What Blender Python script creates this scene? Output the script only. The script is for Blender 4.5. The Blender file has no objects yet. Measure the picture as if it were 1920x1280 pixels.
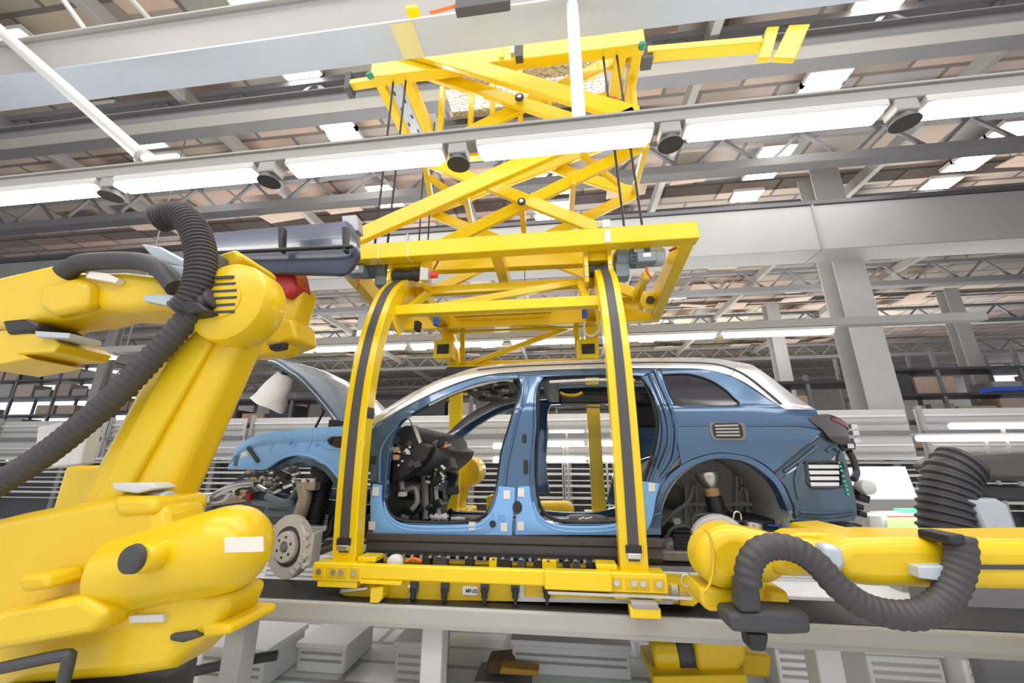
import bpy, math, random
from mathutils import Vector, Matrix
random.seed(7)
V = Vector
SC = bpy.context.scene
COL = SC.collection

# ------------------------------------------------------------------ camera
F = 747.0                                   # focal length in pixels of the 1920-wide frame (14 mm)
CAM = V((0, 0, 1.65))
PITCH, YAW = math.radians(16.5), math.radians(7.3)
cd = bpy.data.cameras.new('camera'); cam = bpy.data.objects.new('camera', cd); COL.objects.link(cam)
cd.sensor_width = 36; cd.lens = 36 * F / 1920; cd.clip_start = 0.05; cd.clip_end = 300
cam.location = CAM; cam.rotation_euler = (math.pi / 2 + PITCH, 0, YAW)
SC.camera = cam
FW = V((-math.sin(YAW) * math.cos(PITCH), math.cos(YAW) * math.cos(PITCH), math.sin(PITCH)))
RT = V((math.cos(YAW), math.sin(YAW), 0)); UP = RT.cross(FW)

def at(px, py, Y):
    """point of the vertical plane y = Y seen along the ray of a pixel (measuring the photograph)"""
    r = FW + RT * ((px - 960) / F) - UP * ((py - 640) / F)
    return CAM + r * (Y / r.y)
def pxm(px, py, Y, n):
    """length in metres of n pixels near a pixel on the plane y = Y"""
    return (at(px, py + n / 2, Y) - at(px, py - n / 2, Y)).length

# ------------------------------------------------------------------ world, exposure, lamps of the hall and added fill lights
W = bpy.data.worlds.new('hall_air'); SC.world = W; W.use_nodes = True
bg = W.node_tree.nodes['Background']; bg.inputs[0].default_value = (0.93, 0.95, 1.0, 1); bg.inputs[1].default_value = 1.0
vs = SC.view_settings
vs.view_transform = 'Standard'; vs.look = 'None'; vs.gamma = 1; vs.use_curve_mapping = False; vs.exposure = 0.2
def area(name, loc, rot, sx, sy, power, col=(1, 0.97, 0.93)):
    l = bpy.data.lights.new(name, 'AREA'); l.shape = 'RECTANGLE'; l.size = sx; l.size_y = sy; l.energy = power; l.color = col
    o = bpy.data.objects.new(name, l); COL.objects.link(o); o.location = loc; o.rotation_euler = rot
    return o
area('high_bay_light', (-1, 1.0, 8.9), (0, 0, 0), 14, 2, 420)
area('high_bay_light', (0, -4, 8.9), (0, 0, 0), 18, 3, 700)
area('high_bay_light', (0, 8, 8.0), (0, 0, 0), 16, 2, 350)
area('high_bay_light', (0, 18, 8.0), (0, 0, 0), 24, 3, 600)
area('up_fill_light', (0, 2.2, 3.86), (math.pi, 0, 0), 11, 0.1, 45)  # added along the lamp rows as their upward spill, brightens the roof
area('up_fill_light', (0, 6.6, 3.9), (math.pi, 0, 0), 13, 0.1, 420)
area('up_fill_light', (0, 13, 4.5), (math.pi, 0, 0), 30, 0.2, 1400)  # added fill with no lamp row behind it, lights the far roof
area('up_fill_light', (0, 24, 5.0), (math.pi, 0, 0), 46, 0.2, 2600)  # unseen fill added deeper in the hall for the same roof

# ------------------------------------------------------------------ materials
MATS = {}
def mat(name, col, rough=0.5, metal=0.0, coat=0.0, emit=0.0, noise=0.06, scale=6.0, alpha=None, bump=0.0, spec=0.5):
    m = bpy.data.materials.new(name); m.use_nodes = True; nt = m.node_tree; N = nt.nodes; L = nt.links
    b = N['Principled BSDF']
    b.inputs['Roughness'].default_value = rough; b.inputs['Metallic'].default_value = metal
    b.inputs['Coat Weight'].default_value = coat; b.inputs['Coat Roughness'].default_value = 0.06
    b.inputs['Specular IOR Level'].default_value = spec
    tc = N.new('ShaderNodeTexCoord'); nz = N.new('ShaderNodeTexNoise'); nz.inputs['Scale'].default_value = scale
    nz.inputs['Detail'].default_value = 4
    L.new(tc.outputs['Object'], nz.inputs['Vector'])
    mx = N.new('ShaderNodeMix'); mx.data_type = 'RGBA'
    mx.inputs[6].default_value = tuple(c * (1 - noise) for c in col) + (1,)
    mx.inputs[7].default_value = tuple(min(1, c * (1 + noise)) for c in col) + (1,)
    L.new(nz.outputs['Fac'], mx.inputs[0]); L.new(mx.outputs[2], b.inputs['Base Color'])
    if emit:
        L.new(mx.outputs[2], b.inputs['Emission Color']); b.inputs['Emission Strength'].default_value = emit
    if alpha is not None:
        b.inputs['Alpha'].default_value = alpha
    if bump:
        bp = N.new('ShaderNodeBump'); bp.inputs['Strength'].default_value = bump; bp.inputs['Distance'].default_value = 0.02
        L.new(nz.outputs['Fac'], bp.inputs['Height']); L.new(bp.outputs[0], b.inputs['Normal'])
    MATS[name] = m
    return m
YEL = mat('yellow_paint', (0.87, 0.61, 0.002), 0.32, coat=0.3, noise=0.03)
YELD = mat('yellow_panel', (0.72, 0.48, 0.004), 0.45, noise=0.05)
ROB = mat('robot_yellow', (0.76, 0.51, 0.003), 0.36, coat=0.2, noise=0.03)
BLUE = mat('blue_metallic', (0.052, 0.118, 0.225), 0.20, metal=0.35, coat=0.9, noise=0.04)
BLUED = mat('blue_primer', (0.065, 0.115, 0.165), 0.34, metal=0.25, coat=0.4, noise=0.08)
SILV = mat('silver_trim', (0.78, 0.78, 0.80), 0.22, metal=0.7, coat=0.3, noise=0.02)
COV = mat('light_blue_cover', (0.22, 0.46, 0.84), 0.42, noise=0.03, scale=2)
SKIRT = mat('grey_brown_plastic', (0.075, 0.066, 0.060), 0.38, noise=0.05)
BLK = mat('black_plastic', (0.018, 0.018, 0.020), 0.45)
RUB = mat('black_rubber', (0.030, 0.030, 0.034), 0.6)
DGR = mat('dark_grey', (0.055, 0.055, 0.060), 0.5)
CHAR = mat('charcoal_strip', (0.075, 0.072, 0.080), 0.5)
HOSE = mat('hose_grey', (0.055, 0.052, 0.056), 0.55)
STEEL = mat('bright_steel', (0.62, 0.61, 0.60), 0.28, metal=0.9, noise=0.1, scale=30)
DISC = mat('brake_metal', (0.70, 0.67, 0.63), 0.42, metal=0.15, noise=0.08, scale=40)
MOT = mat('motor_grey_blue', (0.20, 0.25, 0.29), 0.42, metal=0.2)
MOTL = mat('motor_light_grey', (0.50, 0.55, 0.60), 0.4, metal=0.2)
GRY = mat('grey_paint', (0.36, 0.35, 0.33), 0.45, noise=0.08, scale=2)
GRYB = mat('blue_grey_steel', (0.52, 0.58, 0.67), 0.35, metal=0.3, noise=0.12, scale=1.2)
GRYL = mat('light_grey_paint', (0.60, 0.60, 0.58), 0.45, noise=0.06, scale=2)
GRYD = mat('roof_steel', (0.20, 0.20, 0.21), 0.5, noise=0.12, scale=2)
WHT = mat('white_paint', (0.78, 0.78, 0.80), 0.5, noise=0.04)
TAN = mat('cardboard_tan', (0.54, 0.41, 0.32), 0.7, noise=0.15, scale=3)
TANL = mat('pale_wood_tan', (0.62, 0.50, 0.42), 0.7, noise=0.15, scale=3)
ORNG = mat('ochre_orange', (0.55, 0.30, 0.04), 0.6)
NAVY = mat('navy_glass', (0.040, 0.048, 0.085), 0.3, coat=0.2, noise=0.05)
GLS = mat('dark_glass', (0.020, 0.021, 0.030), 0.05, coat=1.0)
RED = mat('red_paint', (0.42, 0.02, 0.02), 0.4)
REDB = mat('signal_red', (0.75, 0.05, 0.03), 0.4)
GRN = mat('green_plastic', (0.01, 0.25, 0.13), 0.45)
ORC = mat('orange_cable', (0.80, 0.17, 0.03), 0.5)
PAPER = mat('paper_sticker', (0.80, 0.76, 0.68), 0.7)
TAPE = mat('tan_tape', (0.62, 0.38, 0.16), 0.7)
LINER = mat('grey_liner', (0.36, 0.36, 0.35), 0.62, noise=0.15, scale=8, bump=0.2)
TRED = mat('tail_lamp_red', (0.022, 0.006, 0.008), 0.08, coat=1.0)
BAG = mat('white_bag', (0.80, 0.80, 0.84), 0.4)
BCAB = mat('blue_cable', (0.02, 0.09, 0.55), 0.5)
LAMP = mat('lamp_glow', (1, 0.99, 0.97), 0.5, emit=9.0, noise=0.0)
LAMPC = mat('ceiling_lamp_glow', (1, 0.97, 0.93), 0.5, emit=11.0, noise=0.0)
TUBE = mat('tube_glow', (1, 1, 1), 0.5, emit=5.0, noise=0.0)
SCRN = mat('screen_green', (0.45, 0.95, 0.25), 0.4, emit=0.9, noise=0.35, scale=9)
SCRNW = mat('screen_white', (0.86, 0.88, 0.92), 0.4, emit=0.35, noise=0.02)
LEDG = mat('green_signal', (0.05, 0.9, 0.25), 0.4, emit=1.2)

def band_mat(name, cols, scale, rough, vec=(1, 1, 1), mortar=0.02, bw=0.5, rh=0.25, mort=(0.05, 0.045, 0.04), off=0.5, sq=1.0):
    m = bpy.data.materials.new(name); m.use_nodes = True; N = m.node_tree.nodes; L = m.node_tree.links
    b = N['Principled BSDF']; b.inputs['Roughness'].default_value = rough
    tc = N.new('ShaderNodeTexCoord'); mp = N.new('ShaderNodeMapping'); mp.inputs['Scale'].default_value = vec
    br = N.new('ShaderNodeTexBrick'); br.inputs['Scale'].default_value = scale; br.offset = off; br.squash = sq
    br.inputs['Color1'].default_value = (0, 0, 0, 1); br.inputs['Color2'].default_value = (1, 1, 1, 1)
    br.inputs['Mortar'].default_value = (0.5, 0.5, 0.5, 1); br.inputs['Mortar Size'].default_value = mortar
    br.inputs['Brick Width'].default_value = bw; br.inputs['Row Height'].default_value = rh
    rp = N.new('ShaderNodeValToRGB'); rp.color_ramp.interpolation = 'CONSTANT'
    el = rp.color_ramp.elements
    el[0].position = 0; el[0].color = cols[0] + (1,); el[1].position = 1.0 / len(cols); el[1].color = cols[1] + (1,)
    for i, c in enumerate(cols[2:], 2):
        e = el.new(i / len(cols)); e.color = c + (1,)
    nz = N.new('ShaderNodeTexNoise'); nz.inputs['Scale'].default_value = 2.5
    mm = N.new('ShaderNodeMix'); mm.data_type = 'RGBA'; mm.blend_type = 'MULTIPLY'; mm.inputs[0].default_value = 0.45
    mo = N.new('ShaderNodeMix'); mo.data_type = 'RGBA'; mo.inputs[7].default_value = mort + (1,)
    L.new(tc.outputs['Object'], mp.inputs[0]); L.new(mp.outputs[0], br.inputs['Vector'])
    L.new(br.outputs['Color'], rp.inputs[0]); L.new(rp.outputs[0], mm.inputs[6]); L.new(nz.outputs['Color'], mm.inputs[7])
    L.new(br.outputs['Fac'], mo.inputs[0]); L.new(mm.outputs[2], mo.inputs[6]); L.new(mo.outputs[2], b.inputs['Base Color'])
    return m
CEIL = band_mat('ceiling_deck', [(0.40, 0.33, 0.285), (0.62, 0.48, 0.385), (0.46, 0.39, 0.34), (0.54, 0.43, 0.355), (0.42, 0.39, 0.37)], 1.0, 0.7,
                (1, 1, 1), 0.05, 1.7, 0.85, (0.16, 0.14, 0.125))
FLOOR = band_mat('white_floor', [(0.78, 0.78, 0.80), (0.86, 0.86, 0.88), (0.82, 0.82, 0.83)], 1.0, 0.25, (1, 1, 1), 0.03, 1.2, 0.35, (0.36, 0.36, 0.38))

def tread_mat():
    m = bpy.data.materials.new('tread_plate'); m.use_nodes = True; N = m.node_tree.nodes; L = m.node_tree.links
    b = N['Principled BSDF']; b.inputs['Metallic'].default_value = 0.6; b.inputs['Roughness'].default_value = 0.32
    b.inputs['Base Color'].default_value = (0.85, 0.83, 0.80, 1)
    tc = N.new('ShaderNodeTexCoord'); ck = N.new('ShaderNodeTexVoronoi'); ck.inputs['Scale'].default_value = 26
    bp = N.new('ShaderNodeBump'); bp.inputs['Strength'].default_value = 0.9; bp.inputs['Distance'].default_value = 0.02
    L.new(tc.outputs['Object'], ck.inputs['Vector']); L.new(ck.outputs['Distance'], bp.inputs['Height']); L.new(bp.outputs[0], b.inputs['Normal'])
    return m
TREAD = tread_mat()

# ------------------------------------------------------------------ mesh helpers
def catmull(pts, k=6):
    pts = [V(p) for p in pts]
    if len(pts) < 3: return pts
    out = []
    for i in range(len(pts) - 1):
        p0, p1, p2, p3 = pts[max(i - 1, 0)], pts[i], pts[i + 1], pts[min(i + 2, len(pts) - 1)]
        for j in range(k):
            t = j / k
            out.append(0.5 * ((2 * p1) + (p2 - p0) * t + (2 * p0 - 5 * p1 + 4 * p2 - p3) * t * t + (3 * p1 - p0 - 3 * p2 + p3) * t ** 3))
    out.append(pts[-1]); return out
def resample(pts, n):
    d = [0.0]
    for a, b in zip(pts, pts[1:]): d.append(d[-1] + (b - a).length)
    out = []; j = 0
    for i in range(n):
        s = d[-1] * i / (n - 1)
        while j < len(pts) - 2 and d[j + 1] < s: j += 1
        t = (s - d[j]) / max(d[j + 1] - d[j], 1e-9)
        out.append(pts[j].lerp(pts[j + 1], min(max(t, 0), 1)))
    return out
class MB:
    def __init__(s): s.v = []; s.f = []
    def add(s, vs, fs):
        o = len(s.v); s.v += [V(p) for p in vs]; s.f += [tuple(i + o for i in f) for f in fs]; return s
    def box(s, c, d, R=None):
        c = V(c); vs = []
        for x in (-.5, .5):
            for y in (-.5, .5):
                for z in (-.5, .5):
                    p = V((x * d[0], y * d[1], z * d[2])); vs.append(c + (R @ p if R else p))
        return s.add(vs, [(0, 1, 3, 2), (4, 6, 7, 5), (0, 4, 5, 1), (2, 3, 7, 6), (0, 2, 6, 4), (1, 5, 7, 3)])
    def box2(s, a, b):
        a, b = V(a), V(b); return s.box((a + b) / 2, [abs(b[i] - a[i]) for i in range(3)])
    def bar(s, A, B, w, h, up=(0, 0, 1)):
        A, B = V(A), V(B); z = (B - A).normalized(); up = V(up)
        if abs(z.dot(up)) > 0.98: up = V((0, 1, 0))
        x = up.cross(z).normalized(); y = z.cross(x)
        vs = [P + x * (a * w / 2) + y * (b * h / 2) for P in (A, B) for a, b in ((-1, -1), (1, -1), (1, 1), (-1, 1))]
        return s.add(vs, [(3, 2, 1, 0), (4, 5, 6, 7), (0, 1, 5, 4), (1, 2, 6, 5), (2, 3, 7, 6), (3, 0, 4, 7)])
    def channel(s, A, B, w, h, t=0.012, side=1):
        """C section running A to B: web on the far side, two flanges"""
        A, B = V(A), V(B); z = (B - A).normalized(); x = V((0, 0, 1)).cross(z).normalized(); y = z.cross(x)
        s.bar(A + x * side * (w / 2 - t / 2), B + x * side * (w / 2 - t / 2), t, h)
        for k in (-1, 1):
            s.bar(A + y * k * (h / 2 - t / 2), B + y * k * (h / 2 - t / 2), w, t)
        return s
    def tube(s, pts, r, n=10, k=6, rib=0, ribamp=0.12, cap=True):
        P = catmull(pts, k)
        if rib:
            L = sum((b - a).length for a, b in zip(P, P[1:])); P = resample(P, max(8, int(L / rib * 4)))
        up = V((0, 0, 1)); t0 = (P[1] - P[0]).normalized()
        if abs(t0.dot(up)) > .9: up = V((1, 0, 0))
        x = up.cross(t0).normalized(); vs = []
        for i, p in enumerate(P):
            t = (P[min(i + 1, len(P) - 1)] - P[max(i - 1, 0)]).normalized()
            x = (x - t * x.dot(t)).normalized(); y = t.cross(x)
            rr = r(i / (len(P) - 1)) if callable(r) else r
            if rib: rr *= 1 + (ribamp if i % 4 in (1, 2) else -ribamp)
            vs += [p + (x * math.cos(a) + y * math.sin(a)) * rr for a in [2 * math.pi * j / n for j in range(n)]]
        fs = [(i * n + j, i * n + (j + 1) % n, (i + 1) * n + (j + 1) % n, (i + 1) * n + j) for i in range(len(P) - 1) for j in range(n)]
        if cap: fs += [tuple(range(n - 1, -1, -1)), tuple(range((len(P) - 1) * n, len(P) * n))]
        return s.add(vs, fs)
    def lathe(s, prof, A, axis, n=28):
        A = V(A); z = V(axis).normalized(); u = V((0, 0, 1)) if abs(z.z) < .9 else V((1, 0, 0))
        x = u.cross(z).normalized(); y = z.cross(x); vs = []
        for r, h in prof:
            vs += [A + z * h + (x * math.cos(2 * math.pi * j / n) + y * math.sin(2 * math.pi * j / n)) * max(r, 1e-4) for j in range(n)]
        m = len(prof)
        fs = [(i * n + j, i * n + (j + 1) % n, (i + 1) * n + (j + 1) % n, (i + 1) * n + j) for i in range(m - 1) for j in range(n)]
        fs += [tuple(range(n - 1, -1, -1)), tuple(range((m - 1) * n, m * n))]
        return s.add(vs, fs)
    def cyl(s, A, B, r, r2=None, n=20):
        A, B = V(A), V(B); return s.lathe([(r, 0), (r if r2 is None else r2, (B - A).length)], A, B - A, n)
    def prism(s, pts, vec):
        n = len(pts); vec = V(vec); vs = [V(p) for p in pts] + [V(p) + vec for p in pts]
        return s.add(vs, [tuple(range(n - 1, -1, -1)), tuple(range(n, 2 * n))] + [(i, (i + 1) % n, n + (i + 1) % n, n + i) for i in range(n)])
    def slab(s, G, vec):
        """grid of points G[row][col] with thickness vec"""
        vec = V(vec); R, C_ = len(G), len(G[0]); vs = [V(p) for r in G for p in r]; m = len(vs); vs += [p + vec for p in vs]
        I = lambda r, c: r * C_ + c
        fs = []
        for r in range(R - 1):
            for c in range(C_ - 1):
                q = (I(r, c), I(r, c + 1), I(r + 1, c + 1), I(r + 1, c)); fs += [q, tuple(m + i for i in q[::-1])]
        rim = [I(0, c) for c in range(C_)] + [I(r, C_ - 1) for r in range(1, R)] + [I(R - 1, c) for c in range(C_ - 2, -1, -1)] + [I(r, 0) for r in range(R - 2, 0, -1)]
        fs += [(rim[(i + 1) % len(rim)], rim[i], rim[i] + m, rim[(i + 1) % len(rim)] + m) for i in range(len(rim))]
        return s.add(vs, fs)
    def sweep(s, path, sec, side):
        """closed 2D section (a along side, b along the path normal) carried along a path lying square to side"""
        side = V(side); n = len(sec); vs = []
        for i, p in enumerate(path):
            t = (path[min(i + 1, len(path) - 1)] - path[max(i - 1, 0)]).normalized(); nn = t.cross(side).normalized()
            vs += [p + side * a + nn * b for a, b in sec]
        fs = [(i * n + j, i * n + (j + 1) % n, (i + 1) * n + (j + 1) % n, (i + 1) * n + j) for i in range(len(path) - 1) for j in range(n)]
        fs += [tuple(range(n - 1, -1, -1)), tuple(range((len(path) - 1) * n, len(path) * n))]
        return s.add(vs, fs)
    def mirror(s, yc):
        m = MB(); m.v = [V((p.x, 2 * yc - p.y, p.z)) for p in s.v]; m.f = [f[::-1] for f in s.f]; return m
    def build(s, name, m, parent=None, bevel=0.0, seg=2, smooth=True, label=None):
        me = bpy.data.meshes.new(name); me.from_pydata([tuple(p) for p in s.v], [], s.f); me.update()
        import bmesh
        b = bmesh.new(); b.from_mesh(me); bmesh.ops.recalc_face_normals(b, faces=b.faces); b.to_mesh(me); b.free()
        me.materials.append(m)
        o = bpy.data.objects.new(name, me); COL.objects.link(o)
        if smooth:
            for p in me.polygons: p.use_smooth = True
            me.set_sharp_from_angle(angle=math.radians(38))
        if bevel:
            md = o.modifiers.new('edge', 'BEVEL'); md.width = bevel; md.segments = seg; md.limit_method = 'ANGLE'; md.angle_limit = math.radians(40)
        if parent is not None: attach(o, parent)
        if label: o['label'] = label
        return o
def world_loc(o):
    return o.location if o.parent is None else V((0, 0, 0))
def attach(o, p):
    o.parent = p
    if p.type == 'EMPTY': o.matrix_parent_inverse = Matrix.Translation(-p.location)
def tag(o, label, cat, group=None):
    o['label'] = label; o['category'] = cat
    if group: o['group'] = group
    return o
def thing(name, label, cat, loc=(0, 0, 0), group=None):
    o = bpy.data.objects.new(name, None); COL.objects.link(o); o.location = loc; o.empty_display_size = 0.2
    return tag(o, label, cat, group)
def struct(name, mb, m, **k):
    o = mb.build(name, m, **k); o['kind'] = 'structure'; return o
def kids(o): return [c for c in COL.objects if c.parent is o]
def dup(root, move, label=None):
    r = root.copy(); COL.objects.link(r); r.location = root.location + V(move)
    if label: r['label'] = label
    for ch in kids(root):
        c = ch.copy(); COL.objects.link(c); c.parent = r
        for g in kids(ch):
            d = g.copy(); COL.objects.link(d); d.parent = c
    return r
def text(body, name, m, parent, loc, size, rot, ext=0.002, weight=0.0):
    c = bpy.data.curves.new(name, 'FONT'); c.body = body; c.size = size; c.extrude = ext; c.align_x = 'CENTER'; c.align_y = 'CENTER'; c.offset = weight
    c.materials.append(m); o = bpy.data.objects.new(name, c); COL.objects.link(o); o.location = loc; o.rotation_euler = rot
    me = bpy.data.meshes.new_from_object(o.evaluated_get(bpy.context.evaluated_depsgraph_get())); bpy.data.objects.remove(o)
    o = bpy.data.objects.new(name, me); COL.objects.link(o); o.location = loc; o.rotation_euler = rot
    attach(o, parent); return o
def poly(px, Y): return [at(x, y, Y) for x, y in px]
def disc_px(cx, cy, r, n=24, a0=0, a1=360):
    return [(cx + r * math.cos(math.radians(a0 + (a1 - a0) * i / n)), cy + r * math.sin(math.radians(a0 + (a1 - a0) * i / n))) for i in range(n)]
def capsule_px(A, B, ra, rb, n=10):
    (ax, ay), (bx, by) = A, B; t = math.atan2(by - ay, bx - ax); o = []
    for i in range(n + 1): o.append((bx + rb * math.cos(t - math.pi / 2 + math.pi * i / n), by + rb * math.sin(t - math.pi / 2 + math.pi * i / n)))
    for i in range(n + 1): o.append((ax + ra * math.cos(t + math.pi / 2 + math.pi * i / n), ay + ra * math.sin(t + math.pi / 2 + math.pi * i / n)))
    return o
SX = (1, 0, 0)

# ================================================================== the hall
struct('floor', MB().box2((-42, -7, -0.1), (42, 46, 0)), FLOOR)
struct('ceiling', MB().box2((-42, -7, 9.75), (42, 46, 9.9)), CEIL)
struct('wall_back', MB().box2((-42, 46, 0), (42, 46.2, 9.9)), GRY)

def truss(Y, zb, h, where):
    t = thing('roof_truss', 'dark steel lattice roof truss, ' + where, 'truss', (0, Y, zb), 'steel trusses under the roof')
    MB().bar((-40, Y, zb + h), (40, Y, zb + h), .16, .14).build('top_chord', GRYD, t)
    MB().bar((-40, Y, zb), (40, Y, zb), .30, .22).build('bottom_chord', GRYD, t)
    w = MB(); x = -40
    while x < 40:
        w.bar((x, Y, zb), (x + .9, Y, zb + h), .07, .07); w.bar((x + .9, Y, zb + h), (x + 1.8, Y, zb), .07, .07); x += 1.8
    w.build('lattice', GRYD, t)
for Y, zb, w in ((5.9, 8.35, 'nearest one above the lift'), (8.6, 8.35, 'second one from the camera'),
                 (11.6, 8.4, 'just above the grey duct'), (16.5, 8.4, 'seen just under the grey duct'),
                 (22, 8.4, 'behind the wide grey column'), (29, 8.4, 'second from the end wall'), (37, 8.4, 'nearest to the end wall')):
    truss(Y, zb, .85, w)
def purlin(X, label):
    t = tag(MB().bar((X, 3.0, 9.0), (X, 45, 9.0), .16, .3).build('roof_purlin', GRY, bevel=.01), label, 'beam', 'long purlins under the roof')
for X, w in ((-12.5, 'left of the far left lamp column'), (-7.7, 'between the two left columns of ceiling lamps'), (-2.6, 'left of the scissor lift'),
             (2.9, 'right of the scissor lift'), (8.3, 'between the two right columns of ceiling lamps'), (13.5, 'right of the far right lamp column')):
    purlin(X, 'grey steel purlin running into the hall ' + w)

# tan boards lying loosely in the roof grid
def board(x, y, z, sx, sy, rx, ry, m):
    R = Matrix.Rotation(rx, 3, 'X') @ Matrix.Rotation(ry, 3, 'Y')
    o = MB().box((x, y, z), (sx, sy, .03), R).build('tan_board', m)
    for k in (-1, 1):
        p = V((x, y, z)) + R @ V((k * sx * .35, 0, 0)); MB().cyl(p, (p.x, p.y, 9.75), .008, n=6).build('hanger_rod', GRYD, o)
    return o
n = 0
for iy in range(13):
    for ix in range(-9, 11):
        Y = 4.2 + iy * 2.05 + random.uniform(-.3, .3); X = ix * 1.75 + random.uniform(-.4, .4)
        if abs(X) > 4 + Y * 1.35 or random.random() < .10: continue
        if min(abs(X - c) for c in (-10.1, -5.1, 0, 5.7, 11)) < .85 or (abs(X - 7.6) < 1.3 and abs(Y - 10.5) < 1): continue
        b = board(X, Y, 9.42 + random.uniform(-.12, .12), random.uniform(.9, 1.4), random.uniform(.5, .9), random.uniform(-.22, .22), random.uniform(-.1, .1), random.choice((TAN, TAN, TANL)))
        tag(b, 'tan ceiling board hung flat under the roof deck among steel trusses', 'panel', 'tan boards under the roof'); n += 1

# ceiling lamps in columns running into the hall
NAMES = {-10.1: 'far left column', -5.1: 'left column', -0.1: 'centre column', 5.7: 'right column', 11.0: 'far right column'}
ORD = ['first', 'second', 'third', 'fourth', 'fifth', 'sixth', 'seventh', 'eighth', 'ninth', 'tenth']
def ceiling_lamp(x, y, sx, sy, label):
    t = thing('ceiling_lamp', label, 'lamp', (x, y, 9.2), 'white ceiling lamps under the roof')
    MB().box((x, y, 9.31), (sx + .12, sy + .12, .10)).build('housing', GRYL, t)
    MB().box((x, y, 9.245), (sx, sy, .04)).build('diffuser', LAMPC, t)
for X, ys in ((-10.1, (4.45, 6.0, 6.3, 6.95, 7.6)), (-5.1, (4.5, 5.65, 6.05, 6.4, 7.0, 7.3, 7.75, 9.4, 10.0)), (-0.1, (9.6, 10.1, 10.9, 11.4, 15.3)),
              (5.7, (5.6, 6.15, 6.55, 7.2, 7.55, 7.85, 9.3, 10.15, 11.1, 15.4)), (11.0, (9.2, 9.6, 10.1, 10.5, 11.2, 15.3, 18.8))):
    for i, y in enumerate(ys):
        ceiling_lamp(X, y, .72 if X != -0.1 else 1.1, .26 if i % 2 else .4, '%s white lamp from the near end of the %s of ceiling lamps' % (ORD[i], NAMES[X]))
for X in (-10.1, -5.1, 5.7):
    for i, y in enumerate((18.9, 22.5, 26.5)):
        ceiling_lamp(X, y, .9, .35, '%s small white lamp far down the %s, low over the far racks' % (ORD[i], NAMES[X]))

# grey ventilation duct crossing the hall behind the lift
dz0, dz1 = at(1500, 470, 9).z, at(1500, 386, 9).z
d = thing('ventilation_duct', 'broad plain grey duct crossing the hall behind the yellow lift', 'duct', (0, 9, dz0))
MB().box2((-20, 9, dz0), (24, 9.7, dz1)).build('duct_body', mat('duct_grey', (.25, .25, .245), .5, noise=.08, scale=1), d, bevel=.02)
MB().box2((-20, 8.96, dz1), (24, 9.74, dz1 + .10)).build('cap_flange', DGR, d)
for X in (-9, -4, 1, 6, 11): MB().box2((X, 8.97, dz0 - .01), (X + .05, 9.73, dz1)).build('joint_band', GRYD, d)

# columns
COLG = mat('column_grey', (.46, .46, .45), .5)
def column(px, pyb, pyt, Y, w, label):
    b = at(px, pyb, Y)
    t = thing('steel_column', label, 'column', (b.x, Y, 0), 'grey steel columns')
    m = MB()
    for s in (-1, 1): m.box2((b.x - w / 2, Y + s * w * .38 - .015, .03), (b.x + w / 2, Y + s * w * .38 + .015, 9.4))
    m.box2((b.x - .015, Y - w * .38, .03), (b.x + .015, Y + w * .38, 9.4)); m.build('shaft', COLG, t, bevel=.006)
    MB().box2((b.x - w * .8, Y - w * .8, 0), (b.x + w * .8, Y + w * .8, .03)).build('base_plate', GRYL, t)
column(1672, 870, 480, 10.5, .74, 'wide pale grey column right of the car tail')
column(664, 800, 600, 18.5, .6, 'grey column far behind the raised bonnet')
column(1480, 760, 640, 20.8, .6, 'slim grey column far behind the silver roof end')
column(150, 850, 700, 18, .5, 'grey column far left behind the robot arm')
column(1860, 800, 600, 20, .6, 'grey column far right among the racks')

# near overhead girder with its hangers
gz = 5.0
g = thing('overhead_girder', 'broad blue grey steel girder crossing the top of the view', 'girder', (0, 2.35, gz))
MB().box2((-9, 2.19, gz), (9, 2.50, gz + .02)).build('girder_flange', GRYB, g)  # underside paler and bluer than the web: lamp light put into its colour
MB().box2((-9, 2.19, gz + .02), (9, 2.21, gz + .40)).build('girder_web', GRY, g)
MB().box2((-9, 2.48, gz + .02), (9, 2.50, gz + .40)).build('girder_web', GRY, g)
MB().box2((-9, 2.15, gz + .40), (9, 2.54, gz + .42)).build('cap_flange', GRY, g)
MB().box2((at(745, 80, 2.35).x, 2.20, gz - .004), (at(785, 80, 2.35).x, 2.49, gz)).build('yellow_patch', mat('pale_yellow', (.62, .56, .26), .5), g)  # pale yellow patch laid across the underside of the girder
sb = thing('sensor_box', 'small dark sensor box with yellow clip above the girder', 'sensor', at(870, 12, 2.12))
MB().box2(at(858, 18, 2.15), at(955, 2, 2.08)).build('housing', DGR, sb, bevel=.005)
MB().box2(at(767, 28, 2.15), at(782, 14, 2.08)).build('clip', YEL, sb, bevel=.003)
MB().tube([at(858, 10, 2.1), at(830, 18, 2.1), at(806, 24, 2.1)], .012).build('lead', ORC, sb)
for X, lab in ((-8.6, 'left'), (8.6, 'right')):
    h = thing('girder_hanger', 'grey hanger holding the %s end of the overhead girder' % lab, 'hanger', (X, 2.35, gz + .42))
    MB().bar((X, 2.35, gz + .42), (X, 2.35, 9.75), .12, .12).build('rod', GRY, h)

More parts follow.
